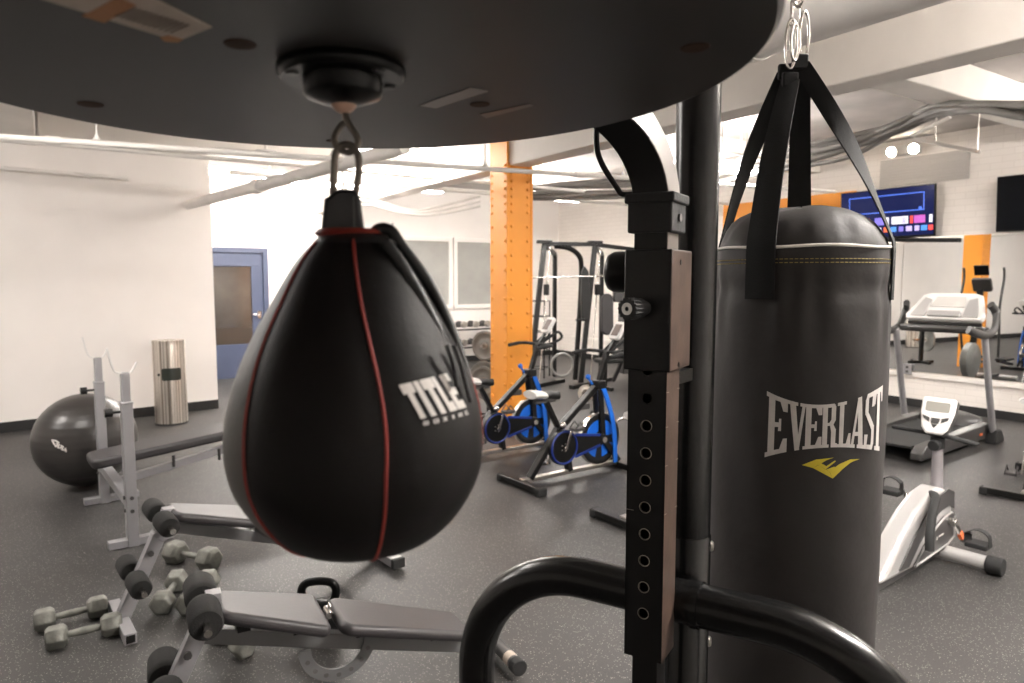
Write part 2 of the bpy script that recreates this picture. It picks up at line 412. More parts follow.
# ceiling beams
def beam(a0,b0,a,b,zb,w,label,mt=M_beam):
    p=AB(a0,b0);q=AB(a,b); m=MB(); c=(p+q)/2; d=q-p
    m.box((0,0,(zb+CH)/2),(d.length,w,CH-zb)); o=obj('ceiling_beam',m,mt,bevel=.01); o.location=(c.x,c.y,0); o.rotation_euler=(0,0,math.atan2(d.y,d.x)); return tag(o,label,'beam')
_d=ray(1024,38); BZ=CAMZ+_d.z*((COLD-.12)/_d.dot(Ad)); print('beam z',BZ)
beam(COLD+.0,b2+.1,COLD+.0,DB-.05,BZ,.24,'wide white ceiling beam resting on the orange column, nearest the heavy bag')
beam(COLD-4.2,-2.0,COLD-4.2,DB-.05,3.0,.36,'white ceiling beam running above the weight benches')
for i,bb in enumerate((cb-2.9,cb+CW/2,cb+3.2)):
    lb=['white cross beam in the near bay left of the heavy bag beam','white cross beam meeting the orange column','white cross beam nearest the back wall'][i]
    beam(COLD-4.0,bb,COLD-.2,bb,3.08,.28,lb)
    beam(COLD+.24,bb,DW-.02,bb,3.08,.28,lb.replace('cross beam','cross beam right of the big beam'))
# big round duct (top right)
d=ray(771,48); t=(2.76-CAMZ)/d.z; p=V((0,0,CAMZ))+d*t; da,_=ab(p)
m=MB(); m.tube([AB(da,b2+.4,2.90),AB(da,3.3,2.90)],.17,28)
for b_ in (1.0,2.4): m.tube([AB(da,b_,2.90),AB(da,b_+.05,2.90)],.178,28)
tag(obj('round_duct',m,M_pipe),'fat round white duct under the ceiling above the heavy bag','duct')
# pipes
def pipe(name,pts,r,label,catg='pipe',mt=M_pipe,coup=None):
    m=MB(); m.tube(pts,r,12)
    if coup:
        for p in coup: m.tube([p[0],p[1]],r*1.35,12)
    return tag(obj(name,m,mt),label,catg)
def along(P,dv,t): return V(P)+V(dv)*t
s=D(0,137,4.7); s_b=D(550,173,6.85)
r=thing('sprinkler_pipe','long white sprinkler pipe running below the ceiling from the left wall past the orange column','pipe',(0,0,0))
dirA=(s_b-s).normalized(); 
m=MB(); m.tube([along(s,dirA,-2.2),along(s,dirA,8.6)],.022,12)
for t in (-.8,.25,2.4,4.6): m.tube([along(s,dirA,t),along(s,dirA,t+.09)],.029,12)
obj('pipe_run',m,M_pipe,r)
for t in (.55,2.2,3.6,5.2,6.9):
    p=along(s,dirA,t); m=MB(); m.tube([p,V((p.x,p.y,CH-.005))],.006,8); m.lathe([(.03,0),(.012,.03),(.008,.05)],TR(p.x,p.y,p.z+.02),12); obj('hanger_rod',m,M_pipe,r)
LN=V((Ld.y,-Ld.x,0))
s2=D(300,166,7.3)
pipe('conduit',[along(s2,Ad,-3.4),along(s2,Ad,DW-.1-s2.dot(Ad))],.02,'thin white conduit crossing behind the orange column under the ceiling')
s3=D(300,178,8.3)
pipe('conduit',[along(s3,Ad,max(-4,a1+.03-s3.dot(Ad))),along(s3,Ad,DW-.1-s3.dot(Ad))],.03,'white conduit in the far bay nearest the back wall windows')
def leftwall(x,y,off=.05):
    n=V((Ld.y,-Ld.x,0)); d=ray(x,y); t=(P1.dot(n)+off)/d.dot(n); return V((0,0,CAMZ))+d*t
a=leftwall(-60,163,.06); b=leftwall(128,178.5,.06)
m=MB(); m.tube([a,b],.022,12); 
tag(obj('wall_conduit',m,M_pipe),'short grey conduit fixed along the left wall above the exercise ball','pipe')
a=leftwall(188,205,.08); b=D(405,147,5.3)
pipe('slanting_pipe',[a,b],.055,'thick white pipe slanting from the left wall up to the ceiling',coup=[(a.lerp(b,.42),a.lerp(b,.45))])
# smoke detector / dome on ceiling
p=D(266,153,7.0)
r=thing('ceiling_detector','round white smoke detector hanging under the ceiling left of the speed bag','detector',(p.x,p.y,p.z))
m=MB(); m.lathe([(.0001,-.03),(.035,-.03),(.06,-.012),(.075,.0),(.10,.0),(.10,.02),(.05,.03)],None,24); obj('detector_body',m,M_wht,r)
m=MB(); m.tube([(0,0,.03),(0,0,CH-p.z)],.015,10); obj('drop_tube',m,M_pipe,r)
# cable bundle
random.seed(3)
base=[(508,194,9.9),(560,193,9.6),(640,188,8.9),(724,172,8.2),(790,160,7.5),(850,147,7.0),(900,128,6.6),(935,112,6.2),(980,108,5.6),(1040,112,5.0),(1130,90,4.4)]
for i in range(9):
    dy=random.uniform(-13,9); pts=[]
    for (x,y,Yd) in base:
        w=random.uniform(-3.5,3.5); f=1.25-.5*abs(x-800)/330
        if abs(x-935)<60: f*=.45
        pts.append(D(x,y+dy*f+w,Yd+random.uniform(-.08,.08)))
    m=MB(); m.tube(cat(pts,8),.022+.010*random.random(),10)
    tag(obj('hanging_cable',m,M_cable),'thick grey cable in the sagging bundle under the ceiling above the heavy bag','cable','grey cables sagging in a bundle below the ceiling')
# far-left cables (white painted)
for i in range(3):
    pts=[V((D(345,188+i*5,9.0).x,9.0,CH)),D(345,188+i*5,9.0),D(375,200+i*3,9.1),D(410,210+i*2,9.2),D(440,206+i*4,9.4),D(480,196+i*5,9.6)]
    m=MB(); m.tube(cat(pts,8),.02,8); tag(obj('white_cable',m,M_pipe),'white cable looping below the ceiling in front of the back windows','cable','white cables looping below the ceiling')
# hanging struts
r=thing('hanging_strut','galvanised strut hung on rods carrying the grey cables','bracket',(0,0,0))
a=D(914,139,6.3); b=D(980,152,6.0)
m=MB(); m.bar(a,b,.05,.025); a2_=D(912,136,6.3); b2_=D(950,117,6.0); m.bar(a2_,b2_,.04,.02); obj('strut_bar',m,M_pipe,r)
for (x,y,Y_) in ((935,144,6.2),(977,151,6.02)):
    p=D(x,y,Y_); m=MB(); m.tube([p,V((p.x,p.y,CH-.003))],.007,8); obj('rod',m,M_steel,r)
r=thing('hanging_strut','galvanised strut hung on rods right beside the round black post','bracket',(0,0,0))
a=D(715,150,7.5); b=D(790,163,7.0); m=MB(); m.bar(a,b,.05,.025); obj('strut_bar',m,M_pipe,r)
for (x,y,Y_) in ((722,152,7.45),(785,162,7.05)):
    p=D(x,y,Y_); m=MB(); m.tube([p,V((p.x,p.y,CH-.003))],.007,8); obj('rod',m,M_steel,r)
# ---------------- lights
P=90
M_dim=mat('lamp_diffuser_dimmed',(.9,.9,.9),.5,emit=(1,.95,.90),estr=20)
def strip(p,ang,label,L=1.3,pw=60,w=.22,dm=None):
    if pw<P*.8: dm=M_dim
    r=thing('strip_light',label,'light',(p.x,p.y,p.z),ang,'strip lights')
    if 'group' in r: del r['group']
    m=MB(); m.prism([(-w*.18,.0),(w*.18,.0),(w*.14,.07),(-w*.14,.07)],-L/2,L/2,Matrix(((0,0,1,0),(1,0,0,0),(0,1,0,0),(0,0,0,1)))); obj('housing',m,M_wht,r,bevel=.003)
    m=MB(); m.prism([(-w/2*.5,.028),(-w/2+.01,.0),(-w/2+.03,-.04),(w/2-.03,-.04),(w/2-.01,.0),(w/2*.5,.028)],-L/2+.02,L/2-.02,Matrix(((0,0,1,0),(1,0,0,0),(0,1,0,0),(0,0,0,1)))); obj('diffuser',m,dm or M_diff,r)
    for s_ in (-1,1):
        m=MB(); m.tube([(s_*L*.35,0,.07),(s_*L*.35,0,CH-p.z-.003)],.005,8); obj('rod',m,M_steel,r)
LA=AANG
strip(G(236,173,3.02),LA,'strip light beyond the left wall corner, above the blue door',pw=P)
strip(G(302,181,3.0),LA,'small strip light just left of the speed bag hook',pw=P)
strip(G(400,187,2.88),LA,'bright strip light right of the speed bag hook, above the back windows',pw=P)
strip(G(548,197,2.88),LA,'strip light just right of the orange column top',pw=P)
strip(G(395,151,3.0),LA,'strip light at the board edge, left of the orange column',L=1.0,pw=P*.7)
strip(V((2.3,7.9,2.85)),LA,'strip light hidden behind the black post in the middle bay',pw=P)
strip(V((5.8,5.5,2.9)),LA,'strip light above the treadmills',pw=P)
strip(V((-5.0,3.6,2.9)),LA,'strip light left of the picture near the left wall',pw=P)
strip(V((-2.4,3.4,2.95)),LA,'strip light above the weight benches',pw=P*.7)
strip(V((2.75,1.85,2.98)),LA,'added unseen long strip light right of the boxing stand, brightening the ceiling beam',L=2.4,pw=P,dm=mat('beam_fill_diffuser',(.9,.9,.9),.5,emit=(1,.95,.90),estr=90))  # out-of-view fixture added to whiten the face of the ceiling beam
# emergency lamp by vent
p=wallpt(900,148,.25)
r=thing('emergency_light','pair of bright emergency lamp heads below the vent on the right wall','light',(p.x,p.y,p.z),math.atan2(Bd.y,Bd.x))
m=MB(); m.box((0,-.2,0),(.28,.08,.12)); obj('lamp_box',m,M_wht,r,bevel=.01)
for s_ in (-1,1):
    m=MB(); m.lathe([(.02,-.02),(.05,.0),(.065,.05)],align((s_*.13,-.1,-.01),(s_*.1,1,-.3)),16); obj('lamp_head',m,M_wht,r)
    m=MB(); m.lathe([(.062,.0),(.05,.02),(.001,.03)],align(V((s_*.13,-.1,-.01))+V((s_*.1,1,-.3)).normalized()*.05,(s_*.1,1,-.3)),16); obj('lamp_lens',m,mat('spot_lens',(1,1,1),.4,emit=(1,.88,.7),estr=25),r)

# ---------------- televisions
def tv(x0,x1,yt,yb,lit,label,w=None):
    a=wallpt(x0,yt,.12); b=wallpt(x1,yt,.12); s0,s1=a.dot(Bd),b.dot(Bd); c=(s0+s1)/2; W=abs(s0-s1) if w is None else w
    if w: c=s0-w/2
    za=wallpt((x0+x1)/2 if not w else x0,yt,.12).z; zb=wallpt((x0+x1)/2 if not w else x0,yb,.12).z; Hh=za-zb; zc=(za+zb)/2
    p=Ad*(DW-.12)+Bd*c+V((0,0,zc))
    r=thing('television',label,'television',(p.x,p.y,p.z),0)
    r.rotation_euler=(rad(4),0,math.atan2(-Bd.y,-Bd.x))   # local x: towards camera along wall (screen right), local -y: room
    m=MB(); m.box((0,.02,0),(W,.04,Hh)); m.box((0,.05,-.05),(W*.5,.04,Hh*.5)); obj('casing',m,M_blkg,r,bevel=.004)
    m=MB(); m.box((0,.085,0),(.3,.05,.2)); obj('wall_mount',m,M_blk,r)
    m=MB(); m.box((0,-.002,.005),(W-.025,.004,Hh-.035))
    if lit:
        def q(x,z,w_,h_,mi): m.mi=mi; m.box(((x-.5)*W,-.0055,(.5-z)*Hh),(w_*W,.003,h_*Hh))
        # blue outline frame
        q(.5,.14,.80,.018,1); q(.5,.475,.80,.018,1); q(.105,.305,.008,.35,1); q(.895,.305,.008,.35,1); q(.86,.44,.03,.05,1)
        for i,(x,w_,mi) in enumerate(((.28,.11,2),(.44,.10,3),(.525,.03,4),(.655,.17,4),(.775,.03,2),(.855,.11,5),(.965,.03,4))): q(x,.655,w_,.15,mi)
        for i,(x,mi) in enumerate(((.25,7),(.34,7),(.43,4),(.51,6),(.59,9),(.67,3),(.75,8),(.83,8),(.90,9),(.965,2))): q(x,.83,.045 if i%2 else .06,.10,mi)
        q(.26,.70,.05,.05,4); q(.70,.66,.04,.11,3)
        obj('screen',m,[M_scr,M_scrb]+TILE,r)
    else: obj('screen',m,M_screen_off,r)
tv(842,936,188.5,238,True,'wall television showing a dark blue menu with app tiles')
tv(998,1120,177,232,False,'switched off black television at the right edge of the picture',w=1.25)
# ================================================================ EQUIPMENT
def sqt(m,a,b,w,h=None,up=(0,0,1)): return m.bar(a,b,w,h or w,up)
# ---- exercise ball
R_=.362
bc=D(86,443,5.36)
m=MB(); 
vs=[];seg=64;n=32
pr=[]
for j in range(n*3+1):
    t=PI*j/(n*3); g=1-.004*abs(math.sin(t*22))*(1 if .6<t<PI-.6 else 0); pr.append((R_*g*math.sin(t)+1e-5,R_-R_*.985*g*math.cos(t)*1.0))
m.lathe(pr,Matrix.Rotation(rad(0),4,'X'),64)
r=thing('exercise_ball','big dark grey exercise ball by the left wall behind the bench press','exercise ball',(bc.x,bc.y,.0))
obj('ball_shell',m,M_ball,r,angle=60)
# worn white logo on it : small script-like strokes
m=MB()
def onball(px,py):
    d=ray(px,py); o=V((0,0,CAMZ))-V((bc.x,bc.y,R_)); a=d.dot(d); b=2*o.dot(d); c=o.dot(o)-(R_+.002)**2; q=b*b-4*a*c
    t=(-b-math.sqrt(max(q,0)))/2/a; p=V((0,0,CAMZ))+d*t-V((bc.x,bc.y,0)); return p
for st in (((52,440),(56,441),(59,443)),((52,440),(54,444),(56,447)),((57,443),(57,447)),((59,444),(58,448),(61,448)),((61,445),(62,449)),((63,446),(62,450),(65,450)),((65,448),(66,452))):
    m.tube([onball(*p) for p in st],.006,6)
obj('logo_print',m,M_print,r)

# ---- wipes / waste dispenser
p=G(172,423)
r=thing('wipes_dispenser','tall brushed stainless steel wipes and waste cylinder standing against the left wall','wipes dispenser',(p.x,p.y,0),0)
H=.93; Rr=.168
m=MB(); m.lathe([(Rr*.95,.0),(Rr*.97,.015),(Rr,.02),(Rr,H-.012),(Rr*.985,H),(.001,H)],None,48); obj('cylinder_body',m,M_stain,r)
m=MB(); m.lathe([(Rr*1.01,.0),(Rr*1.01,.02)],None,48); obj('foot_ring',m,M_dgrey,r)
m=MB(); m.lathe([(Rr*1.008,H-.03),(Rr*1.012,H-.02),(Rr*1.0,H+.004),(.06,H+.006),(.055,H-.01),(.001,H-.01)],None,48); obj('lid',m,M_stain,r)
fa=math.atan2(-p.y,-p.x)
m=MB(); vs=[];N=12
op=[]
for j,(z0) in enumerate((.50,.515,.62,.635)):
    wd=.34 if j in (1,2) else .30
    for i in range(N+1):
        a=fa+rad(6)+wd*1.75*(i/N*2-1); op.append(((Rr+.003)*math.cos(a),(Rr+.003)*math.sin(a),z0))
fs=[]
for j in range(3):
    for i in range(N): fs.append((j*(N+1)+i,j*(N+1)+i+1,(j+1)*(N+1)+i+1,(j+1)*(N+1)+i))
m.add(op,fs); obj('dispensing_slot',m,mat('slot_dark',(.03,.035,.028),.35),r)
m=MB(); a=fa-rad(40); m.ball(((Rr+.003)*math.cos(a),(Rr+.003)*math.sin(a),.565),.013); obj('lock',m,M_blkg,r)

# ---- bench press
nf=G(133,545); ff=G(105,502)
ctr=(nf+ff)/2; ac=(ff-nf); ang=math.atan2(ac.y,ac.x)-PI/2   # local y along the uprights' line, x forward (towards bench end)
half=ac.length/2
r=thing('bench_press','silver bench press with two tall bar uprights and a dark padded bench','weight bench',(ctr.x,ctr.y,0),ang)
for s_ in (-1,1):
    y=s_*half
    m=MB(); m.box((0,y,.44),(.06,.075,.88)); m.box((0,y,.872),(.066,.082,.012)); up=obj('upright',m,M_sil,r,bevel=.003)
    m=MB(); m.box((0,y,.955),(.045,.055,.19)); m2=obj('inner_post',m,M_sil,up,bevel=.002)
    m=MB(); m.sweep(cat([(-.085,y,1.20),(-.075,y,1.14),(-.055,y,1.07),(-.03,y,1.05),(.015,y,1.045),(.04,y,1.06),(.065,y,1.11)],4),[(-.014,-.004),(.014,-.004),(.014,.004),(-.014,.004)],up=(0,0,1)); obj('bar_hook',m,M_wht,up,bevel=.001)
    m=MB(); sqt(m,(-.13,y,.025),(.22,y,.025),.06,.045); f=obj('foot',m,M_sil,r,bevel=.003)
    m=MB(); m.cyl((-.02,y,.82),(-.09,y,.82),.008,8); m.cyl((-.075,y,.82),(-.115,y,.82),.026,10); obj('adjusting_knob',m,M_blk,up)
    m=MB()
    for z in (.22,.30): m.cyl((0,y-.03,z),(0,y-.045,z),.012,8); m.cyl((-.03,y,z),(-.04,y,z),.012,8)
    obj('bolt',m,M_dgrey,up)
m=MB(); sqt(m,(0,-half+.03,.27),(0,half-.03,.27),.06); obj('crossbar',m,M_sil,r,bevel=.003)
L1=V(G(95,455,.45)); 
m=MB(); sqt(m,(0,0,.27),(1.02,0,.44),.05); sqt(m,(.30,0,.30),(.75,0,.42),.03); obj('seat_rail',m,M_sil,r,bevel=.003)
m=MB(); sqt(m,(.96,0,.42),(1.02,0,.03),.05); obj('rear_leg',m,M_sil,r,bevel=.003)
m=MB(); sqt(m,(1.02,-.22,.025),(1.02,.22,.025),.05); obj('rear_foot',m,M_sil,r,bevel=.003)
for x in (.35,.65):
    m=MB(); m.cyl((x,-.03,.32),(x,-.03,.40),.010,8); obj('pad_bolt',m,M_dgrey,r)
m=MB(); M0=align((.47,0,.495),(-.10,0,1),(1,0,.10)); m.prism(rrect(1.24,.31,.06),-.035,.03,M0); obj('bench_pad',m,M_vin,r,bevel=.02,seg=4)

# ---- sit-up benches
XT=.215
def situp(loc,rz,label,near=True):
    r=thing('sit_up_bench',label,'weight bench',loc,rz)
    # front leg leaning
    m=MB(); sqt(m,(0,0,.04),(XT,0,.50),.05,.06,(1,0,0)); m.box((XT,0,.50),(.05,.052,.045)); obj('leg',m,M_sil,r,bevel=.003)
    m=MB(); sqt(m,(0,-.21,.03),(0,.21,.03),.05,.05); m.mi=1; m.box((0,-.212,.03),(.036,.004,.036)); m.box((0,.212,.03),(.036,.004,.036)); obj('foot',m,[M_sil,M_blk],r,bevel=.003)
    # rail
    a=V((XT-.06,0,.385)); b=V((XT+1.09,0,.05))
    hi=0 if near else .10
    a.z+=hi*.7
    m=MB(); sqt(m,a,b,.045,.055); obj('rail',m,M_frame,r,bevel=.003)
    m=MB(); m.prism([(-.05,-.03),(.05,-.03),(.03,.03),(-.03,.03)],-.03,.03,align((XT-.02,0,.41),(0,1,0),(1,0,.5))); obj('gusset',m,M_sil,r,bevel=.002)
    # rear foot tube
    if not near:
        m=MB(); m.bar((XT+1.1,-.22,.04),(XT+1.1,.22,.04),.07,.05); obj('rear_foot',m,M_sil,r,bevel=.003)
        for s_ in (-1,1):
            m=MB(); m.box((XT+1.1,s_*.225,.04),(.074,.03,.054)); obj('rubber_cap',m,M_rub,r,bevel=.004)
    if near: m=MB(); m.cyl((XT+1.1,-.17,.05),(XT+1.1,.17,.05),.028,16); m.mi=1; m.cyl((XT+1.1,-.11,.05),(XT+1.1,-.15,.05),.0285,16); obj('rear_foot',m,[M_dgrey,M_paper],r)
    for s_ in ((-1,1) if near else ()):
        m=MB(); m.cyl((XT+1.1,s_*.165,.05),(XT+1.1,s_*.21,.05),.033,16); obj('rubber_cap',m,M_rub,r,bevel=.004)
    # rollers
    for (x,z,nm) in ((XT-.035,.485,0),(.055,.23,1)):
        m=MB(); m.cyl((x,-(.235 if near else .255),z),(x,(.235 if near else .255),z),.013,12); ax=obj('roller_bar',m,M_chr,r)
        for s_ in (-1,1):
            kf=1 if near else .86
            m=MB(); m.lathe([(.014,0),(.048*kf,.0),(.054*kf,.008),(.055*kf,.03),(.054*kf,.13),(.048*kf,.14),(.014,.14)],align((x,s_*(.035 if near else .05),z),(0,s_,0)),28); obj('foam_roller',m,M_foam,r)

    # pads
    d=(b-a).normalized(); nrm=V((-d.z,0,d.x)); 
    def pad(x0,x1,w0,w1,off,tilt,nm):
        c=a.lerp(b,((x0+x1)/2-XT+.06)/1.15)+nrm*(off-hi*.15)
        L=(x1-x0); h=.022
        poly=[]; N=6
        for (cx,cy,a0,rr) in ((L/2-.03,w1/2-.03,0,.03),(-L/2+.05,w0/2-.05,90,.05),(-L/2+.05,-w0/2+.05,180,.05),(L/2-.03,-w1/2+.03,270,.03)):
            for i in range(N+1): t=rad(a0+90*i/N); poly.append((cx+rr*math.cos(t),cy+rr*math.sin(t)))
        dd=V((d.x,0,d.z+tilt+(0 if near else .10))).normalized(); nn=V((-dd.z,0,dd.x))
        m=MB(); m.prism(poly,-h,h,align(c,nn,dd)); return obj(nm,m,M_vin,r,bevel=.018,seg=4)
    pad(XT-.03,XT+.355,.22,.31,.092,-.03,'seat_pad')
    pad(XT+.375,XT+.93,.27,.22,.08,-.03,'back_pad')
    for x in ((XT+.08,XT+.27,XT+.50,XT+.80) if near else ()):
        m=MB()
        c=a.lerp(b,(x-XT+.06)/1.15)+nrm*.05; m.box((c.x,0,c.z),(.045,.05,.06)); obj('pad_bracket',m,M_blk,r,bevel=.003)
    m=MB(); c=a.lerp(b,(.365+.06)/1.15); sqt(m,c,c+nrm*.13,.03,.008,(1,0,0)); m.cyl(c+nrm*.10+V((0,-.03,0)),c+nrm*.10+V((0,.03,0)),.014,10); m.cyl(c+nrm*.05+V((0,-.035,0)),c+nrm*.05+V((0,.035,0)),.010,10); obj('hinge',m,M_chr,r,bevel=.001)
    # adjusting arc
    m=MB(); c=a.lerp(b,(.42+.06)/1.15)+V((0,0,.0)); vs=[];fs=[];N=28
    outer=[(math.cos(rad(180+180*i/N))*.145,math.sin(rad(180+180*i/N))*.145) for i in range(N+1)]
    inner=[(math.cos(rad(360-180*i/N))*.10,math.sin(rad(360-180*i/N))*.10) for i in range(N+1)]
    if near:
        for i in range(N):
            q=[outer[i],outer[i+1],inner[N-i-1],inner[N-i]]; m.prism(q,-.004,.004,align(c+V((0,-.03,0)),(0,-1,0),(1,0,0)))
        arc=obj('adjusting_arc',m,M_frame,r)
        m=MB()
        for i in range(1,8):
            t=rad(180+22.5*i); p=c+V((math.cos(t)*.1225,-.034,math.sin(t)*.1225)); m=MB(); m.cyl(p,p+V((0,-.002,0)),.009,12); obj('arc_hole',m,mat('hole_light',(.10,.095,.09),.6),arc)
    m=MB(); 
    for i,(x,z) in enumerate(((XT*.68,.33),(XT*.38,.19),(XT*.9,.44))): m.cyl((x-.02,-.03,z),(x-.02,-.042,z),.014,8); m.cyl((x+.02,.03,z),(x+.02,.042,z),.014,8)
    obj('bolt',m,M_dgrey,r)
    return r
# fitted from the feet and leg top
lt=G(213,592,.52); fe=G(500,655)
v=fe-lt; v.z=0; hd=math.atan2(v.y,v.x); u=V((math.cos(hd),math.sin(hd),0)); o_=V((lt.x,lt.y,0))-u*XT
b1=situp((o_.x,o_.y,0),hd,'nearest grey padded decline sit-up bench with black foam rollers, in front of the kettlebell')
lt=G(168,508,.52); fe=G(362,562)
v=fe-lt; v.z=0; hd=math.atan2(v.y,v.x); u=V((math.cos(hd),math.sin(hd),0)); o_=V((lt.x,lt.y,0))-u*XT
b2_=situp((o_.x,o_.y,0),hd,'farther sit-up bench with foam rollers, standing between the bench press and the dumbbells',near=False)

# ---- dumbbells (hex, cast iron)
def dumb(p,q,hw,label,first=None):
    """p,q ground positions of the head centres; hw head width"""
    p=V((p.x,p.y,0)); q=V((q.x,q.y,0)); c=(p+q)/2; d=(q-p); L=d.length; ang=math.atan2(d.y,d.x)
    r=thing('hex_dumbbell',label,'dumbbell',(c.x,c.y,0),ang)
    R0=hw/2/math.cos(rad(30)); zc=hw/2
    for s_ in (-1,1):
        pr=lambda k:[(R0*k*math.cos(rad(60*i)),R0*k*math.sin(rad(60*i))) for i in range(6)]
        T=hw*.92
        M1=align((s_*L/2,0,zc),(s_,0,0),(0,1,0)); m=MB()
        vs=[];lv=((.70,-T*.5),(1,-T*.28),(1,T*.30),(.72,T*.5))
        for k_,z in lv: vs+=[(a_,b_,z) for a_,b_ in pr(k_)]
        # rotate so flats sit on the floor
        fs=[tuple(range(5,-1,-1)),tuple(range(18,24))]
        for j in range(3):
            for i in range(6): k2=(i+1)%6; fs.append((j*6+i,j*6+k2,(j+1)*6+k2,(j+1)*6+i))
        m.add(vs,fs,M1); obj('head',m,M_iron,r,bevel=.006,seg=3)
    m=MB(); m.tube([(-L/2+hw*.35,0,zc),(-L/4,0,zc),(0,0,zc),(L/4,0,zc),(L/2-hw*.35,0,zc)],[.013,.015,.0175,.015,.013],12); obj('handle',m,M_iron,r)
    return r
H1_=.092
dumb(G(45,629,.0)+V((0,0,0)),G(98,616),H1_,'greenish grey hex dumbbell at far left, the back one of the crossed pair')
dumb(G(57,647),G(112,634),H1_,'greenish grey hex dumbbell at far left, the front one of the crossed pair')
dumb(G(176,562),G(209,569),.118,'rear hex dumbbell behind the foam rollers of the near sit-up bench')
dumb(G(177,590),G(163,612),.10,'hex dumbbell lying towards the viewer left of the near bench rollers')
dumb(G(208,591),G(190,613),.105,'hex dumbbell whose head shows just right behind the near bench rollers')
dumb(G(243,656),G(221,640),.098,'dark green hex dumbbell lying underneath the near sit-up bench')
# ---- kettlebell
p=G(320,640)
r=thing('kettlebell','black kettlebell with a thick handle standing behind the near bench','kettlebell',(p.x,p.y,0),rad(5))
m=MB(); m.lathe([(.001,0),(.055,0),(.075,.006),(.098,.04),(.112,.085),(.112,.115),(.098,.155),(.072,.185),(.045,.20),(.001,.208)],None,36); m.v=[q*.90 for q in m.v]; obj('bell_body',m,M_blkg,r)
m=MB(); m.tube(cat([(-.055,0,.175),(-.078,0,.22),(-.082,0,.262),(-.062,0,.292),(-.02,0,.302),(.02,0,.302),(.062,0,.292),(.082,0,.262),(.078,0,.22),(.055,0,.175)],6),.021,14); m.v=[q*.90 for q in m.v]; obj('bell_handle',m,M_blkg,r)

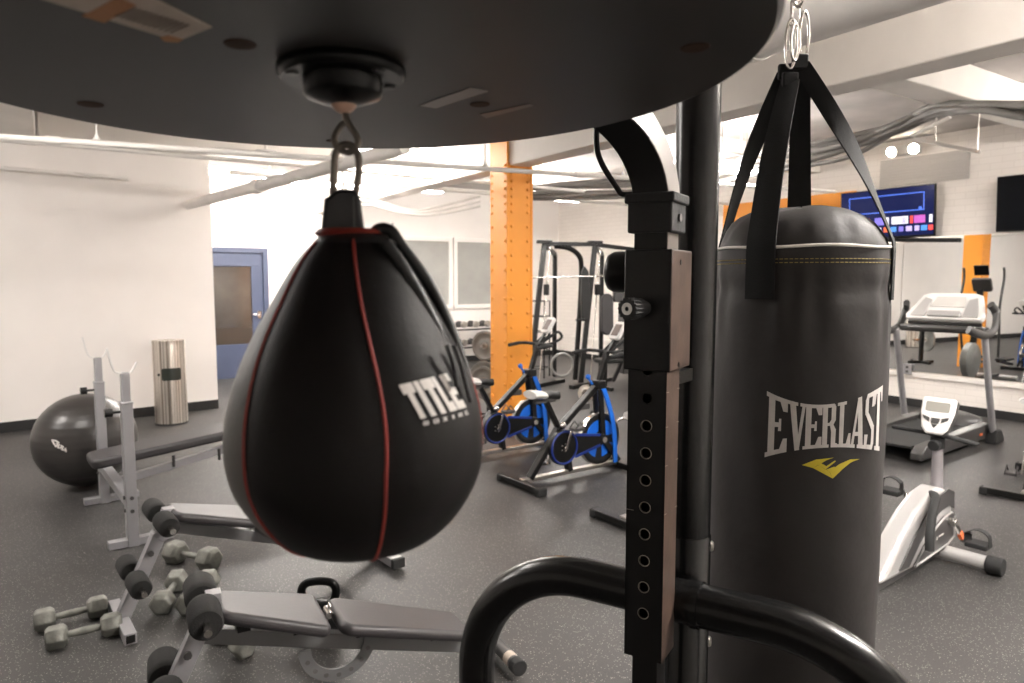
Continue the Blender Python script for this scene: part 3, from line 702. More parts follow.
# ---- spin bikes
def ringpts(c,r,n,ax='y'): return [(c[0]+r*math.cos(2*PI*i/n),c[1],c[2]+r*math.sin(2*PI*i/n)) for i in range(n)]
def spinbike(loc,rz,label):
    r=thing('spin_bike',label,'spin bike',loc,rz)
    def O(n,m,mt,par=r,**k): return obj(n,m,mt,par,**k)
    m=MB(); m.bar((-.50,-.26,.035),(-.50,.26,.035),.07,.05); O('rear_stabiliser',m,M_blk,bevel=.006)
    m=MB(); m.bar((.52,-.26,.035),(.52,.26,.035),.07,.05); O('front_stabiliser',m,M_blk,bevel=.006)
    for x in (-.5,.52):
        for y in (-.25,.25):
            m=MB(); m.box((x,y,.03),(.085,.05,.058)); O('rubber_foot',m,M_rub,bevel=.008)
    m=MB(); m.bar((-.50,0,.055),(.52,0,.055),.05,.035); O('base_rail',m,M_steel,bevel=.005)
    m=MB(); m.bar((-.42,0,.06),(-.14,0,.42),.06,.045); m.bar((-.15,0,.40),(.28,0,.74),.06,.045); m.bar((-.02,0,.06),(-.06,0,.28),.06,.045); O('main_frame',m,M_blk,bevel=.006)
    m=MB(); m.bar((-.12,0,.40),(-.26,0,.65),.045,.035); O('seat_post',m,M_blk,bevel=.004)
    m=MB(); m.box((-.27,0,.655),(.20,.03,.03)); O('seat_slider',m,M_dgrey,bevel=.004)
    # saddle
    m=MB(); out=[]
    prof=[(-.15,.085),(-.10,.10),(-.03,.085),(.04,.05),(.10,.028),(.145,.018)]
    vs=[];
    ringN=12
    for (x,w) in prof:
        for i in range(ringN):
            t=2*PI*i/ringN; vs.append((-.27+x,w*math.cos(t),.705+.032*math.sin(t)-(.02 if x>.08 else 0)+.012*(x<-.05)))
    fs=[]
    for j in range(len(prof)-1):
        for i in range(ringN): k2=(i+1)%ringN; fs.append((j*ringN+i,j*ringN+k2,(j+1)*ringN+k2,(j+1)*ringN+i))
    fs.append(tuple(range(ringN))); fs.append(tuple((len(prof)-1)*ringN+i for i in range(ringN)))
    m.add(vs,fs)
    for k_ in range(len(m.f)):
        cx=sum(m.v[i].x for i in m.f[k_])/len(m.f[k_]); m.m[k_]=1 if cx>-.27 else 0
    O('saddle',m,[M_wht,M_bvin])
    # flywheel
    fc=V((.30,0,.285))
    M1=align(fc,(0,1,0),(1,0,0))
    m=MB(); m.lathe([(.01,-.02),(.03,-.025),(.06,-.012),(.165,-.012),(.18,-.018),(.212,-.018),(.22,-.012),(.22,.012),(.212,.018),(.18,.018),(.165,.012),(.06,.012),(.03,.025),(.01,.02)],M1,48)
    fw=O('flywheel',m,M_fly)
    m=MB(); m.lathe([(.213,-.020),(.2215,-.014),(.2215,.014),(.213,.020)],M1,48,cap=False); O('rim_band',m,M_chr,fw)
    for k_ in range(4):
        a0=rad(90*k_+20)
        poly=[(.07*math.cos(a0+rad(8)),.07*math.sin(a0+rad(8)))]+[(.158*math.cos(a0+rad(62)*i/6),.158*math.sin(a0+rad(62)*i/6)) for i in range(7)]+[(.07*math.cos(a0+rad(54)),.07*math.sin(a0+rad(54)))]
        m=MB(); m.prism(poly,-.0165,.0165,M1); O('blue_spoke_panel',m,M_bblue,fw,bevel=.001)
    m=MB(); m.cyl((fc.x,-.07,fc.z),(fc.x,.07,fc.z),.014,12); m.cyl((fc.x,-.078,fc.z),(fc.x,-.062,fc.z),.024,12); O('axle',m,M_chr)
    # chain guard on the near side (y<0)
    cc_=(-.12,.275)
    def guard(k,y0,y1,mt,n):
        poly=[]
        for i in range(25): t=rad(35+290*i/24); poly.append((cc_[0]+0.142*k*math.cos(t),cc_[1]+.142*k*math.sin(t)))
        poly+=[(fc.x-.02,fc.z-.045*k),(fc.x+.045*k,fc.z-.02),(fc.x+.045*k,fc.z+.03),(fc.x-.02,fc.z+.05*k)]
        m=MB(); m.prism(poly,y0,y1,align((0,0,0),(0,-1,0),(1,0,0))); return O(n,m,mt,bevel=.004)
    gd=guard(1.0,.028,.062,M_blk,'chain_guard')
    m=MB(); m.tube([(cc_[0]+.128*math.cos(2*PI*i/32),-.063,cc_[1]+.128*math.sin(2*PI*i/32)) for i in range(32)],.008,8,closed=True); O('guard_ring',m,M_nblue,gd)
    m=MB(); m.bar((-.01,-.064,.365),(.26,-.064,.330),.006,.022); m.bar((-.01,-.064,.185),(.26,-.064,.245),.006,.022); O('guard_stripe',m,M_nblue,gd,bevel=.002)
    m=MB()
    for k_ in range(5): t=rad(72*k_); m.cyl((cc_[0]+.03*math.cos(t),-.060,cc_[1]+.03*math.sin(t)),(cc_[0]+.03*math.cos(t),-.066,cc_[1]+.03*math.sin(t)),.006,8)
    O('chainring_bolt',m,M_steel,gd)
    # cranks + pedals
    for s_ in (-1,1):
        e=(cc_[0]-s_*.08,s_*.10,cc_[1]-s_*.12)
        e=(cc_[0]+(.05 if s_<0 else -.05),s_*.095,cc_[1]+(.16 if s_<0 else -.16))
        m=MB(); m.bar((cc_[0],s_*.085,cc_[1]),e,.022,.014,(0,1,0)); m.cyl((cc_[0],0,cc_[1]),(cc_[0],s_*.09,cc_[1]),.018,12); cr=O('crank',m,M_chr,bevel=.003)
        m=MB(); m.box((e[0],s_*.155,e[2]),(.10,.085,.022)); m.tube([(e[0]-.045,s_*.12,e[2]+.01),(e[0],s_*.12,e[2]+.06),(e[0]+.045,s_*.12,e[2]+.01)],.006,8); m.tube([(e[0]-.045,s_*.19,e[2]+.01),(e[0],s_*.19,e[2]+.06),(e[0]+.045,s_*.19,e[2]+.01)],.006,8); O('pedal',m,M_dgrey,cr,bevel=.004)
    # blue forks
    for s_ in (-1,1):
        y=s_*.052
        m=MB(); m.sweep(cat([(.27,y,.76),(.33,y,.64),(.40,y,.45),(.43,y,.27),(.44,y,.07)],6),[(-.005,-.022),(.005,-.022),(.005,.022),(-.005,.022)],up=(1,0,0)); O('fork_cover',m,M_bblue,bevel=.002)
        m=MB(); m.bar((.28,s_*.035,.70),(fc.x+.02,s_*.035,fc.z),.016,.05,(1,0,0)); m.bar((fc.x+.02,s_*.035,fc.z),(.50,s_*.035,.07),.016,.05,(1,0,0)); O('fork_blade',m,M_blk,bevel=.003)
    m=MB(); m.box((.28,0,.74),(.09,.12,.07)); O('head_block',m,M_blk,bevel=.01)
    # handlebar post, knob
    m=MB(); m.bar((.28,0,.72),(.38,0,1.00),.045,.035); O('handlebar_post',m,M_blk,bevel=.004)
    m=MB(); m.cyl((.22,-.0,.745),(.18,-.0,.80),.010,8); m.ball((.175,0,.81),.022); O('resistance_knob',m,M_bblue)
    m=MB()
    m.tube(cat([(0.32,-.22,1.0),(0.38,-.20,1.0),(0.39,-.08,1.0),(0.39,0,1.0),(0.39,.08,1.0),(0.38,.20,1.0),(0.32,.22,1.0)],6),.015,10)
    for s_ in (-1,1): m.tube(cat([(0.39,s_*.06,1.0),(0.48,s_*.09,1.01),(0.58,s_*.10,1.06),(0.56,s_*.07,1.11),(0.47,s_*.05,1.06),(0.39,s_*.04,1.01)],6),.013,10)
    m.tube([(0.32,-.22,1.0),(0.20,-.22,.985)],.017,10); m.tube([(0.32,.22,1.0),(0.20,.22,.985)],.017,10)
    O('handlebar',m,M_rub)
    # console
    Mc=align((.50,0,1.17),(-.80,0,.55),(0,1,0))
    m=MB(); m.prism(rrect(.12,.17,.03),-.016,.016,Mc); cs=O('console',m,M_wht,bevel=.006)
    m=MB(); m.prism(rrect(.078,.11,.008),.0165,.019,Mc); O('console_screen',m,mat('console_brown',(.10,.06,.045),.3),cs)
    m=MB(); m.bar((.39,0,1.0),(.50,0,1.15),.03,.02); O('console_stem',m,M_blk)
    # bottle/brake bits
    m=MB(); m.box((.13,0,.57),(.10,.05,.05)); O('brake_pad_holder',m,M_dgrey,bevel=.006)
    m=MB(); m.ball((-.12,-.045,.45),.026,sc=(1.2,.7,1)); O('seat_clamp',m,M_chr)
    return r
rf=G(521,488); ft=G(606,470)
v=ft-rf; hd=math.atan2(v.y,v.x); u=V((math.cos(hd),math.sin(hd),0)); w_=V((-u.y,u.x,0))
o1=rf+u*.50
sb1=spinbike((o1.x,o1.y,0),hd,'black and blue spin bike nearest the square black post, standing free on the floor')
o2=o1+(G(498,428,.30)-G(554,450,.30)); o2.z=0; o2.x-=.10; o2.y-=.08
sb2=dup(sb1,(o2.x,o2.y,0),hd,'black and blue spin bike standing directly in front of the orange column')
rf3=G(622,527); o3=rf3+u*.5
sb3=dup(sb1,(o3.x,o3.y,0),hd,'spin bike hidden behind the black post, only its rear foot showing left of it')

# ---- smith machine / cable rack at the back
def seg2(m,a,b,w=.07): m.bar(a,b,w,w*.8,(1,0,0))
bp=G(588,386)
r=thing('smith_machine','black smith machine with leaning uprights and a long bar, standing at the back wall','weight machine',(bp.x,bp.y,0),rad(14))
# local x: towards screen right, y: away ; right front upright at (0,0)
for (x,nm) in ((0,'r'),(-.80,'l')):
    m=MB(); m.bar((x-.12,0,.03),(x+.17,.22,2.12),.075,.05,(0,1,0)); O1=obj('upright',m,M_blk,r,bevel=.006)
    m=MB(); m.box((x+.17,.22,2.16),(.22,.12,.05)); obj('pulley_block',m,M_blk,r,bevel=.008)
    m=MB(); m.cyl((x+.03,-.02,.10),(x+.25,.20,2.08),.008,10); obj('guide_rod',m,M_chr,r)
    m=MB(); m.box((x+.15,.04,1.45),(.06,.10,.16)); obj('bar_carriage',m,M_blk,r,bevel=.006)
    m=MB(); m.bar((x-.35,-.25,.03),(x+.55,.45,.03),.09,.06); obj('foot_beam',m,M_blk,r,bevel=.006)
    m=MB(); m.bar((x+.2,.30,2.12),(x+.55,.9,2.0),.06,.06); m.bar((x+.55,.9,2.0),(x+.55,.9,.03),.06,.06,(1,0,0)); obj('rear_post',m,M_blk,r,bevel=.005)
m=MB(); m.bar((-.66,.22,2.13),(.17,.22,2.13),.07,.06); obj('top_beam',m,M_blk,r,bevel=.005)
m=MB(); m.bar((.17,.22,2.13),(.95,.30,2.05),.07,.06); obj('top_arm',m,M_blk,r,bevel=.005)
m=MB(); m.tube(cat([(-.45,.25,2.10),(-.22,.27,2.07),(-.05,.30,1.95),(.0,.34,1.75),(-.01,.36,1.2),(-.08,.36,.05)],8),.04,12); obj('curved_frame_tube',m,M_blk,r)
m=MB(); m.tube([(-1.15,-.02,1.62),(.55,-.02,1.66)],.014,12); bb=obj('barbell',m,M_chr,r)
for x in (-1.12,-1.02): 
    m=MB(); m.cyl((x-.14 if x<-1.1 else x-.01,-.02,1.62),(x,-.02,1.62),.024,12); obj('bar_sleeve',m,M_dgrey,bb)
m=MB(); m.prism([(.03*0,.0),(.05,-.02),(.07,.3),(.04,.72),(-.02,.8),(-.06,.72),(-.07,.3),(-.05,0)],-.04,.04,align((-.04,.05,1.0),(0,-1,0),(1,0,0))); obj('lever_pad',m,M_bvin,r,bevel=.01)
m=MB(); m.prism(rrect(.19,.62,.09,6),-.04,.04,align((.27,-.05,1.08),(0,-1,0.05),(1,0,0))); obj('back_pad',m,M_vin,r,bevel=.02)
m=MB(); m.prism(rrect(.14,.32,.03,3),-.04,.04,align((.46,.0,1.42),(0,-1,0.05),(1,0,0))); obj('upper_pad',m,M_vin,r,bevel=.01)
m=MB(); m.prism(rrect(.30,.30,.05,3),-.04,.04,align((.45,-.35,.52),(0,0,1),(1,0,0))); m.bar((.45,-.3,.48),(.45,.1,.05),.05,.05); obj('seat_pad',m,M_vin,r,bevel=.01)
m=MB(); m.tube(ringpts((-.38,.1,.32),.17,28),.022,8,closed=True); obj('hanging_ring',m,M_plate,r)
m=MB(); m.box((.95,.55,.75),(.40,.25,1.3)); obj('weight_stack',m,M_dgrey,r,bevel=.01)
m=MB(); m.tube([(-.20,.0,1.0),(-.02,.0,1.0)],.02,10); obj('peg',m,M_blk,r)
def plate(c,R0,M1,label=None,par=None):
    m=MB(); m.lathe([(.025,-.016),(.05,-.02),(.07,-.012),(R0*.8,-.010),(R0*.86,-.018),(R0,-.016),(R0,.016),(R0*.86,.018),(R0*.8,.010),(.07,.012),(.05,.02),(.025,.016)],M1,32)
    return m
# wire storage tower left of the machine
p=G(537,378)
r=thing('wire_rack','narrow black wire rack between the orange column and the smith machine','rack',(p.x,p.y,0),rad(-20))
m=MB()
for x in (-.22,.12):
    for y in (0,.3): m.tube([(x,y,0),(x,y,1.95 if x<0 else 1.25)],.012,8)
obj('rack_post',m,M_blk,r)
for z in (.15,.45,.75,1.0,1.25):
    m=MB(); m.tube([(-.22,0,z),(.12,0,z),(.12,.3,z),(-.22,.3,z)],.009,6,closed=True)
    for x in (-.14,-.06,.02): m.tube([(x,0,z),(x,.3,z)],.005,6)
    obj('rack_shelf',m,M_blk,r)
# plates leaning between the orange column and bikes
def wplate(px,py,R0,tilt,az,label,mt=M_plate):
    p=G(px,py); r_=thing('weight_plate',label,'weight plate',(p.x,p.y,0),az)
    M1=align((0,0,R0*math.cos(tilt)+.012),(0,-math.cos(tilt),math.sin(tilt)),(1,0,0)); m=plate(None,R0,M1); obj('plate_disc',m,mt,r_)
    m=MB(); m.lathe([(.025,-.024),(.045,-.024),(.045,.024),(.025,.024)],M1,20); obj('plate_hub',m,M_chr,r_); return r_
p=G(505,437)
# plate tree behind bike 2, left of column
tp=G(490,418)
r=thing('plate_tree','low black plate tree holding grey plates beside the orange column foot','plate tree',(tp.x,tp.y,0),rad(-30))
m=MB(); m.bar((-.25,0,.03),(.25,0,.03),.06,.05); m.bar((0,-.25,.03),(0,.25,.03),.06,.05); m.bar((0,0,.03),(0,0,.95),.06,.06,(1,0,0)); obj('tree_frame',m,M_blk,r,bevel=.005)
for z in (.45,.85):
    m=MB(); m.cyl((0,-.18,z),(0,.18,z),.02,12); obj('peg',m,M_chr,r)
tf=r
for (z,y,Rr_,lb) in ((.45,-.10,.22,'large grey weight plate low on the front of the plate tree'),(.45,-.14,.17,'small grey weight plate low on the plate tree, outermost'),(.85,-.10,.17,'grey weight plate on the top peg of the plate tree')):
    base=Matrix.Translation(V((tp.x,tp.y,0)))@rotz(rad(-30)); q=base@V((0,y,z))
    t=thing('weight_plate',lb,'weight plate',q,rad(-30)); obj('plate_disc',plate(None,Rr_,align((0,0,0),(0,-1,0),(1,0,0))),M_plate,t)
    m=MB(); m.lathe([(.0215,-.021),(.04,-.022),(.04,.022),(.0215,.021)],align((0,0,0),(0,-1,0),(1,0,0)),16); obj('plate_hub',m,M_steel,t)
wplate(586,402,.11,rad(14),rad(-25),'small round silver plate standing behind the free spin bike',M_steel)
# curl bar rack behind post
p=G(622,428)
r=thing('curl_bar','chrome curl bar with small black plates on the floor, left edge of the square post','barbell',(p.x-.05,p.y,0),rad(12))
m=MB(); m.tube(cat([(-.30,0,.10),(-.18,0,.10),(-.12,0,.06),(-.04,0,.06),(.03,0,.10),(.10,0,.10),(.17,0,.06),(.25,0,.06),(.32,0,.10),(.62,0,.10)],5),.015,10); obj('bent_bar',m,M_chr,r)
for x in (-.27,.5):
    obj('bar_plate',plate(None,.10,align((x,0,.10),(1,0,0),(0,1,0))),M_blk,r)
# flat dumbbell rack at the back wall (left of column)
p=G(462,372); 
q=AB(p.dot(Ad),DB-.45)
q=AB((ray(462,360)*(1)).dot(Ad)*0+backpt(468,340).dot(Ad),DB-.42)
r=thing('dumbbell_rack','long black two-tier dumbbell rack along the back wall under the windows','rack',(q.x,q.y,0),AANG)
for x in (-1.0,1.0):
    m=MB(); m.bar((x,-.2,.0),(x,.2,.02),.05,.04); m.bar((x,.12,.0),(x,.18,.78),.05,.05,(1,0,0)); obj('rack_leg',m,M_blk,r,bevel=.004)
for z in (.32,.66):
    m=MB(); m.bar((-1.05,-.10,z),(1.05,-.10,z),.04,.03); m.bar((-1.05,.12,z+.05),(1.05,.12,z+.05),.04,.03); obj('rack_rail',m,M_blk,r,bevel=.003)
rackM=Matrix.Translation(V((q.x,q.y,0)))@rotz(AANG)
proto=None
i=0
for z in (.32,.66):
    for k_ in range(8):
        x=-.9+.26*k_; pw=rackM@V((x,.0,z+.035))
        lb='dumbbell on the %s tier of the rack at the back wall'%('lower' if z<.5 else 'upper')
        if proto is None:
            proto=thing('round_dumbbell',lb,'dumbbell',pw,AANG)
            for s_ in (-1,1):
                m=MB(); m.lathe([(.001,-.05),(.05,-.05),(.062,-.03),(.062,.03),(.05,.05),(.001,.05)],align((0,s_*.10,.06),(0,1,0),(1,0,0)),20); obj('head',m,M_steel if s_<0 else M_dgrey,proto)
            m=MB(); m.cyl((0,-.06,.06),(0,.06,.06),.016,10); obj('handle',m,M_chr,proto); o=proto
        else: o=dup(proto,pw,AANG,lb)
        o['group']='dumbbells on the %s tier at the back'%('lower' if z<.5 else 'upper')

# low bench/step dark shapes behind bikes right
p=G(612,388)
r=thing('flat_bench','black flat bench standing behind the spin bikes beside the smith machine','weight bench',(p.x+.25,p.y,0),rad(25))
m=MB(); m.prism(rrect(1.1,.26,.05),.40,.46); obj('bench_pad',m,M_bvin,r,bevel=.015)
for x in (-.42,.42):
    m=MB(); m.bar((x,0,.03),(x,0,.40),.05,.05,(1,0,0)); m.bar((x,-.2,.03),(x,.2,.03),.05,.05); obj('leg',m,M_blk,r,bevel=.004)

# ---- treadmill
def treadmill(loc,rz,label):
    r=thing('treadmill',label,'treadmill',loc,rz)   # local x forward (front), y left
    def O(n,m,mt,par=r,**k): return obj(n,m,mt,par,**k)
    m=MB(); m.box((-.70,0,.13),(1.45,.50,.02)); O('running_belt',m,M_rub)
    for s_ in (-1,1):
        m=MB(); m.prism([(-1.48,.04),(-1.48,.10),(-1.40,.155),(.05,.185),(.10,.10),(.05,.04)],-.05,.05,align((0,s_*.32,0),(0,-1,0),(1,0,0))); O('side_rail',m,M_dgrey,bevel=.01)
        m=MB(); m.box((-.18,s_*.372,.10),(.06,.01,.02)); O('orange_mark',m,M_osti)
        # uprights
        m=MB(); m.sweep([(.02,s_*.41,.08),(-.15,s_*.405,.55),(-.33,s_*.40,1.09)],[(.028*math.cos(2*PI*i/16),.045*math.sin(2*PI*i/16)) for i in range(16)],up=(1,0,0)); O('upright',m,M_sil)
        m=MB(); m.prism([(-.10,0),(.14,0),(.13,.05),(.06,.13),(-.04,.13),(-.09,.05)],-.045,.045,align((.02,s_*.42,0),(0,-1,0),(1,0,0))); O('upright_foot',m,M_rub,bevel=.01)
        m=MB(); m.sweep(cat([(-.16,s_*.38,1.36),(-.10,s_*.41,1.28),(-.18,s_*.43,1.13),(-.36,s_*.42,1.08),(-.56,s_*.40,1.11),(-.63,s_*.37,1.14)],6),[(.030*math.cos(2*PI*i/12),.040*math.sin(2*PI*i/12)) for i in range(12)],up=(0,0,1)); O('handrail',m,M_dgrey)
    m=MB(); m.lathe([(.26,0),(.26,.05),(.22,.11),(.12,.145),(.001,.15)],TR(.10,0,.10)@Matrix.Diagonal((.85,1.2,1,1)),28); m.box((.10,0,.09),(.36,.62,.10)); O('motor_hood',m,M_dgrey,bevel=.01)
    m=MB(); m.bar((-.22,-.39,1.11),(-.22,.39,1.11),.12,.07); O('crossbar',m,M_dgrey,bevel=.02)
    # console
    Mc=align((-.13,0,1.31),(-.70,0,.71),(0,-1,0))
    poly=[(-.34,-.16),(.34,-.16),(.36,-.10),(.27,.17),(.20,.20),(-.20,.20),(-.27,.17),(-.36,-.10)]
    m=MB(); m.prism(poly,-.03,.02,Mc); cs=O('console',m,M_wht,bevel=.012)
    m=MB(); m.prism([(-.16,.0),(.16,.0),(.13,.14),(-.13,.14)],.021,.026,Mc); O('console_display',m,mat('console_pale',(.55,.53,.50),.25),cs,bevel=.002)
    for s_ in (-1,1):
        m=MB(); m.prism([(s_*.31,-.13),(s_*.17,-.13),(s_*.17,.10),(s_*.24,.13)],.021,.03,Mc); O('speaker_panel',m,M_silp,cs,bevel=.003)
    m=MB(); m.prism(rrect(.30,.07,.02),.02,.045,Mc@TR(0,-.10,0)); O('key_tray',m,M_silp,cs,bevel=.004)
    m=MB(); m.prism([(-.34,-.17),(.34,-.17),(.22,.17),(-.22,.17)],-.07,-.03,Mc); O('console_back',m,M_dgrey,cs,bevel=.012)
    m=MB(); m.tube(cat([(-.30,-.26,1.13),(-.34,-.25,1.12),(-.36,0,1.12),(-.34,.25,1.12),(-.30,.26,1.13)],6),.016,10); O('pulse_bar',m,M_dgrey)
    return r
pr_=G(993,443); hdt=math.atan2(.60,.78)
u=V((math.cos(hdt),math.sin(hdt),0)); w_=V((-u.y,u.x,0))
ot=pr_+w_*.42
tm1=treadmill((ot.x,ot.y,0),hdt,'grey treadmill with white console facing the mirror, right of the heavy bag')
ot2=ot-w_*1.6-u*.05
tm2=dup(tm1,(ot2.x,ot2.y,0),hdt,'treadmill cut off by the right picture edge, in front of the mirror')

# ---- elliptical (seen only in the mirror, stands behind the heavy bag)
def elliptical(loc,rz):
    r=thing('elliptical_trainer','black elliptical trainer with upright console, hidden behind the heavy bag and seen in the mirror','elliptical trainer',loc,rz)
    def O(n,m,mt,par=r,**k): return obj(n,m,mt,par,**k)
    for x in (-.75,.55):
        m=MB(); m.cyl((x,-.28,.04),(x,.28,.04),.035,14); O('stabiliser',m,M_silp)
    m=MB(); m.bar((-.75,0,.07),(.55,0,.07),.07,.05); O('base_beam',m,M_blk,bevel=.005)
    m=MB(); m.lathe([(.001,-.07),(.22,-.07),(.27,-.04),(.27,.04),(.22,.07),(.001,.07)],align((.35,0,.38),(0,1,0),(1,0,0)),32); O('wheel_shroud',m,M_plate)
    m=MB(); m.bar((.30,0,.5),(.12,0,1.45),.08,.06); O('mast',m,M_blk,bevel=.005)
    m=MB(); m.prism(rrect(.26,.22,.03),-.03,.03,align((.06,0,1.52),(-.85,0,.5),(0,1,0))); cs=O('console',m,M_dgrey,bevel=.01)
    m=MB(); m.prism(rrect(.18,.12,.01),.031,.034,align((.06,0,1.53),(-.85,0,.5),(0,1,0))); O('console_screen',m,M_screen_off,cs)
    m=MB(); m.prism(rrect(.20,.16,.01),-.01,.01,align((.12,0,1.74),(-.9,0,.35),(0,1,0))); O('tablet_holder',m,M_blkg,cs,bevel=.004)
    for s_ in (-1,1):
        m=MB(); m.tube(cat([(.05,s_*.27,1.78),(.02,s_*.27,1.6),(.12,s_*.27,1.2),(.05,s_*.26,.75),(-.02,s_*.24,.42)],6),.018,10); O('swing_arm',m,M_dgrey)
        m=MB(); m.bar((-.02,s_*.24,.36),(-.72,s_*.20,.26),.05,.04); O('pedal_rail',m,M_blk,bevel=.004)
        m=MB(); m.box((-.42,s_*.20,.36),(.36,.15,.04)); O('foot_plate',m,M_rub,bevel=.01)
    return r
elliptical((2.35,7.55,0),rad(30))

# ---- recumbent / magnetic bike lower right
pf=G(981,575); pr2=G(885,612)
v=G(958,562)-pr2; hd=math.atan2(v.y,v.x)
def magbike(loc,rz,label):
    r=thing('exercise_bike',label,'exercise bike',loc,rz)   # x forward, front stabiliser at x=0
    def O(n,m,mt,par=r,**k): return obj(n,m,mt,par,**k)
    m=MB(); m.cyl((0,-.27,.05),(0,.22,.05),.040,20); O('front_stabiliser',m,M_silp)
    for s_ in (-.295,.245):
        m=MB(); m.cyl((0,s_-.04,.05),(0,s_+.04,.05),.049,20); O('end_cap',m,M_rub,bevel=.006)
    m=MB(); m.bar((0,0,.06),(-1.38,0,.08),.07,.045); O('base_rail',m,M_dgrey,bevel=.008)
    m=MB(); m.cyl((-1.38,-.22,.045),(-1.38,.22,.045),.036,16); O('rear_stabiliser',m,M_silp)
    # shroud
    prof=[(.06,.10),(.07,.22),(.04,.34),(-.02,.42),(-.10,.455),(-.20,.44),(-.32,.38),(-.45,.27),(-.55,.16),(-.60,.09),(-.3,.075),(0,.08)]
    prof=[(x*1.4 if x<0 else x,z) for x,z in prof]
    m=MB(); m.prism(prof,-.058,.058,align((0,0,0),(0,-1,0),(1,0,0))); sh=O('shroud',m,M_silp,bevel=.03,seg=4)
    # dark crescent and face panel on both sides
    for s_ in (-1,1):
        Ms=align((0,s_*.059,0),(0,s_,0),(1,0,0)) if s_<0 else align((0,s_*.059,0),(0,s_,0),(1,0,0))
        f=-1 if s_>0 else 1
        def pl(pts,z0,z1,n,mt):
            m=MB(); m.prism([(a_,b_*1.0) if f>0 else (a_,-b_) for a_,b_ in pts],z0,z1,Ms); O(n,m,mt,sh,bevel=.003)
        cres=[(.055,.30),(.045,.40),(-.05,.435),(-.17,.42),(-.33,.36),(-.50,.25),(-.66,.12),(-.54,.11),(-.42,.20),(-.27,.285),(-.13,.325),(-.02,.33)]
        pl(cres,.0,.008,'dark_crescent',M_dgrey)
        tri=[(.05,.27),(.055,.14),(-.03,.115),(-.48,.10),(-.36,.18),(-.22,.25),(-.09,.285),(0,.29)]
        pl(tri,.0,.012,'side_cover',M_dgrey)
        m=MB(); P_=[(a_,s_*(.072),b_) for a_,b_ in tri]; m.tube(P_,.006,6,closed=True); O('silver_trim',m,M_silp,sh)
        if s_<0:
            m=MB(); m.box((-.14,-.0725,.19),(.07,.002,.008)); m.box((-.20,-.0725,.185),(.012,.002,.018)); O('side_mark',m,M_print,sh)
        e=(.07,s_*.115,.12) if s_<0 else (-.16,s_*.115,.38)
        c0=(-.03,s_*.10,.245)
        m=MB(); m.bar(c0,e,.028,.016,(0,1,0)); m.cyl((c0[0],s_*.06,c0[2]),(c0[0],s_*.11,c0[2]),.022,12); cr=O('crank',m,M_chr,bevel=.003)
        m=MB(); a_=V(c0).lerp(V(e),.55); b_=V(c0).lerp(V(e),.82); m.bar(a_+V((0,s_*.002,0)),b_+V((0,s_*.002,0)),.032,.019,(0,1,0)); O('orange_sticker',m,M_osti,cr)
        m=MB(); m.box((e[0],s_*.19,e[2]),(.10,.11,.028)); pd=O('pedal',m,M_rub,cr,bevel=.006)
        m=MB(); m.sweep(cat([(e[0]-.005,s_*.14,e[2]),(e[0]+.0,s_*.14,e[2]+.06),(e[0],s_*.19,e[2]+.085),(e[0],s_*.24,e[2]+.06),(e[0],s_*.245,e[2])],5),[(-.022,-.002),(.022,-.002),(.022,.002),(-.022,.002)],up=(0,0,1)) ; O('pedal_strap',m,M_rub,cr)
    # console mast
    m=MB(); m.tube([(-.03,0,.40),(-.045,0,.60),(-.05,0,.69)],[.032,.028,.026],16); O('mast',m,mat('grey_purple_metal',(.30,.28,.29),.4,.3))
    m=MB(); m.cyl((-.055,0,.655),(-.055,0,.72),.036,16); m.cyl((-.05,0,.685),(-.12,0,.675),.030,14); O('tilt_knob',m,M_rub,bevel=.004)
    m=MB(); m.bar((-.06,0,.735),(-.06,.24,.74),.05,.02); m.bar((-.06,0,.735),(-.06,-.20,.71),.05,.02); O('handle_wing',m,M_rub,bevel=.008)
    Mc=align((-.075,0,.835),(-.93,-.05,.36),(0,-1,0))
    poly=[(-.04,-.105),(.04,-.105),(.066,-.07),(.084,.02),(.086,.09),(.078,.105),(-.078,.105),(-.086,.09),(-.084,.02),(-.066,-.07)]
    m=MB(); m.prism(poly,-.0,.028,Mc); cs=O('console',m,M_wht,bevel=.012,seg=3)
    m=MB(); m.prism([(a_*1.02,b_*1.02) for a_,b_ in poly],-.035,.0,Mc); O('console_back',m,M_dgrey,cs,bevel=.01)
    m=MB(); m.prism(rrect(.12,.055,.008),.028,.030,Mc@TR(0,.05,0)); O('console_display',m,M_lcd,cs)
    m=MB()
    m.prism([(-.018,-.045),(.018,-.045),(.022,-.015),(-.022,-.015)],.028,.032,Mc); m.prism([(-.03,-.04),(-.03,-.015),(-.066,-.003),(-.060,-.022)],.028,.032,Mc); m.prism([(.03,-.04),(.03,-.015),(.066,-.003),(.060,-.022)],.028,.032,Mc); m.prism([(-.014,-.05),(.014,-.05),(0,-.072)],.028,.032,Mc); O('console_button',m,M_dgrey,cs)
    # side grab handle seen left
    m=MB(); m.tube(cat([(-.22,-.04,.43),(-.30,-.09,.44),(-.42,-.12,.40),(-.50,-.14,.30),(-.52,-.15,.22)],6),.022,12); O('step_through_handle',m,M_rub)
    # seat
    m=MB(); m.bar((-1.15,0,.09),(-1.18,0,.42),.08,.06); m.prism(rrect(.32,.30,.1),.42,.50,TR(-1.18,0,0)); O('seat',m,M_bvin,bevel=.02)
    m=MB(); m.prism(rrect(.30,.24,.1),-.03,.03,align((-1.36,0,.64),(1,0,.2),(0,1,0))); m.bar((-1.25,0,.42),(-1.40,0,.64),.05,.03); O('backrest',m,M_bvin,bevel=.015)
    return r
pf=G(935,558)
mb1=magbike((pf.x,pf.y,0),hd,'silver and black exercise bike with white console, right of the heavy bag')
e=G(1014,497); o_=e-V((-.0,.25,0))
o5=G(1008,498)
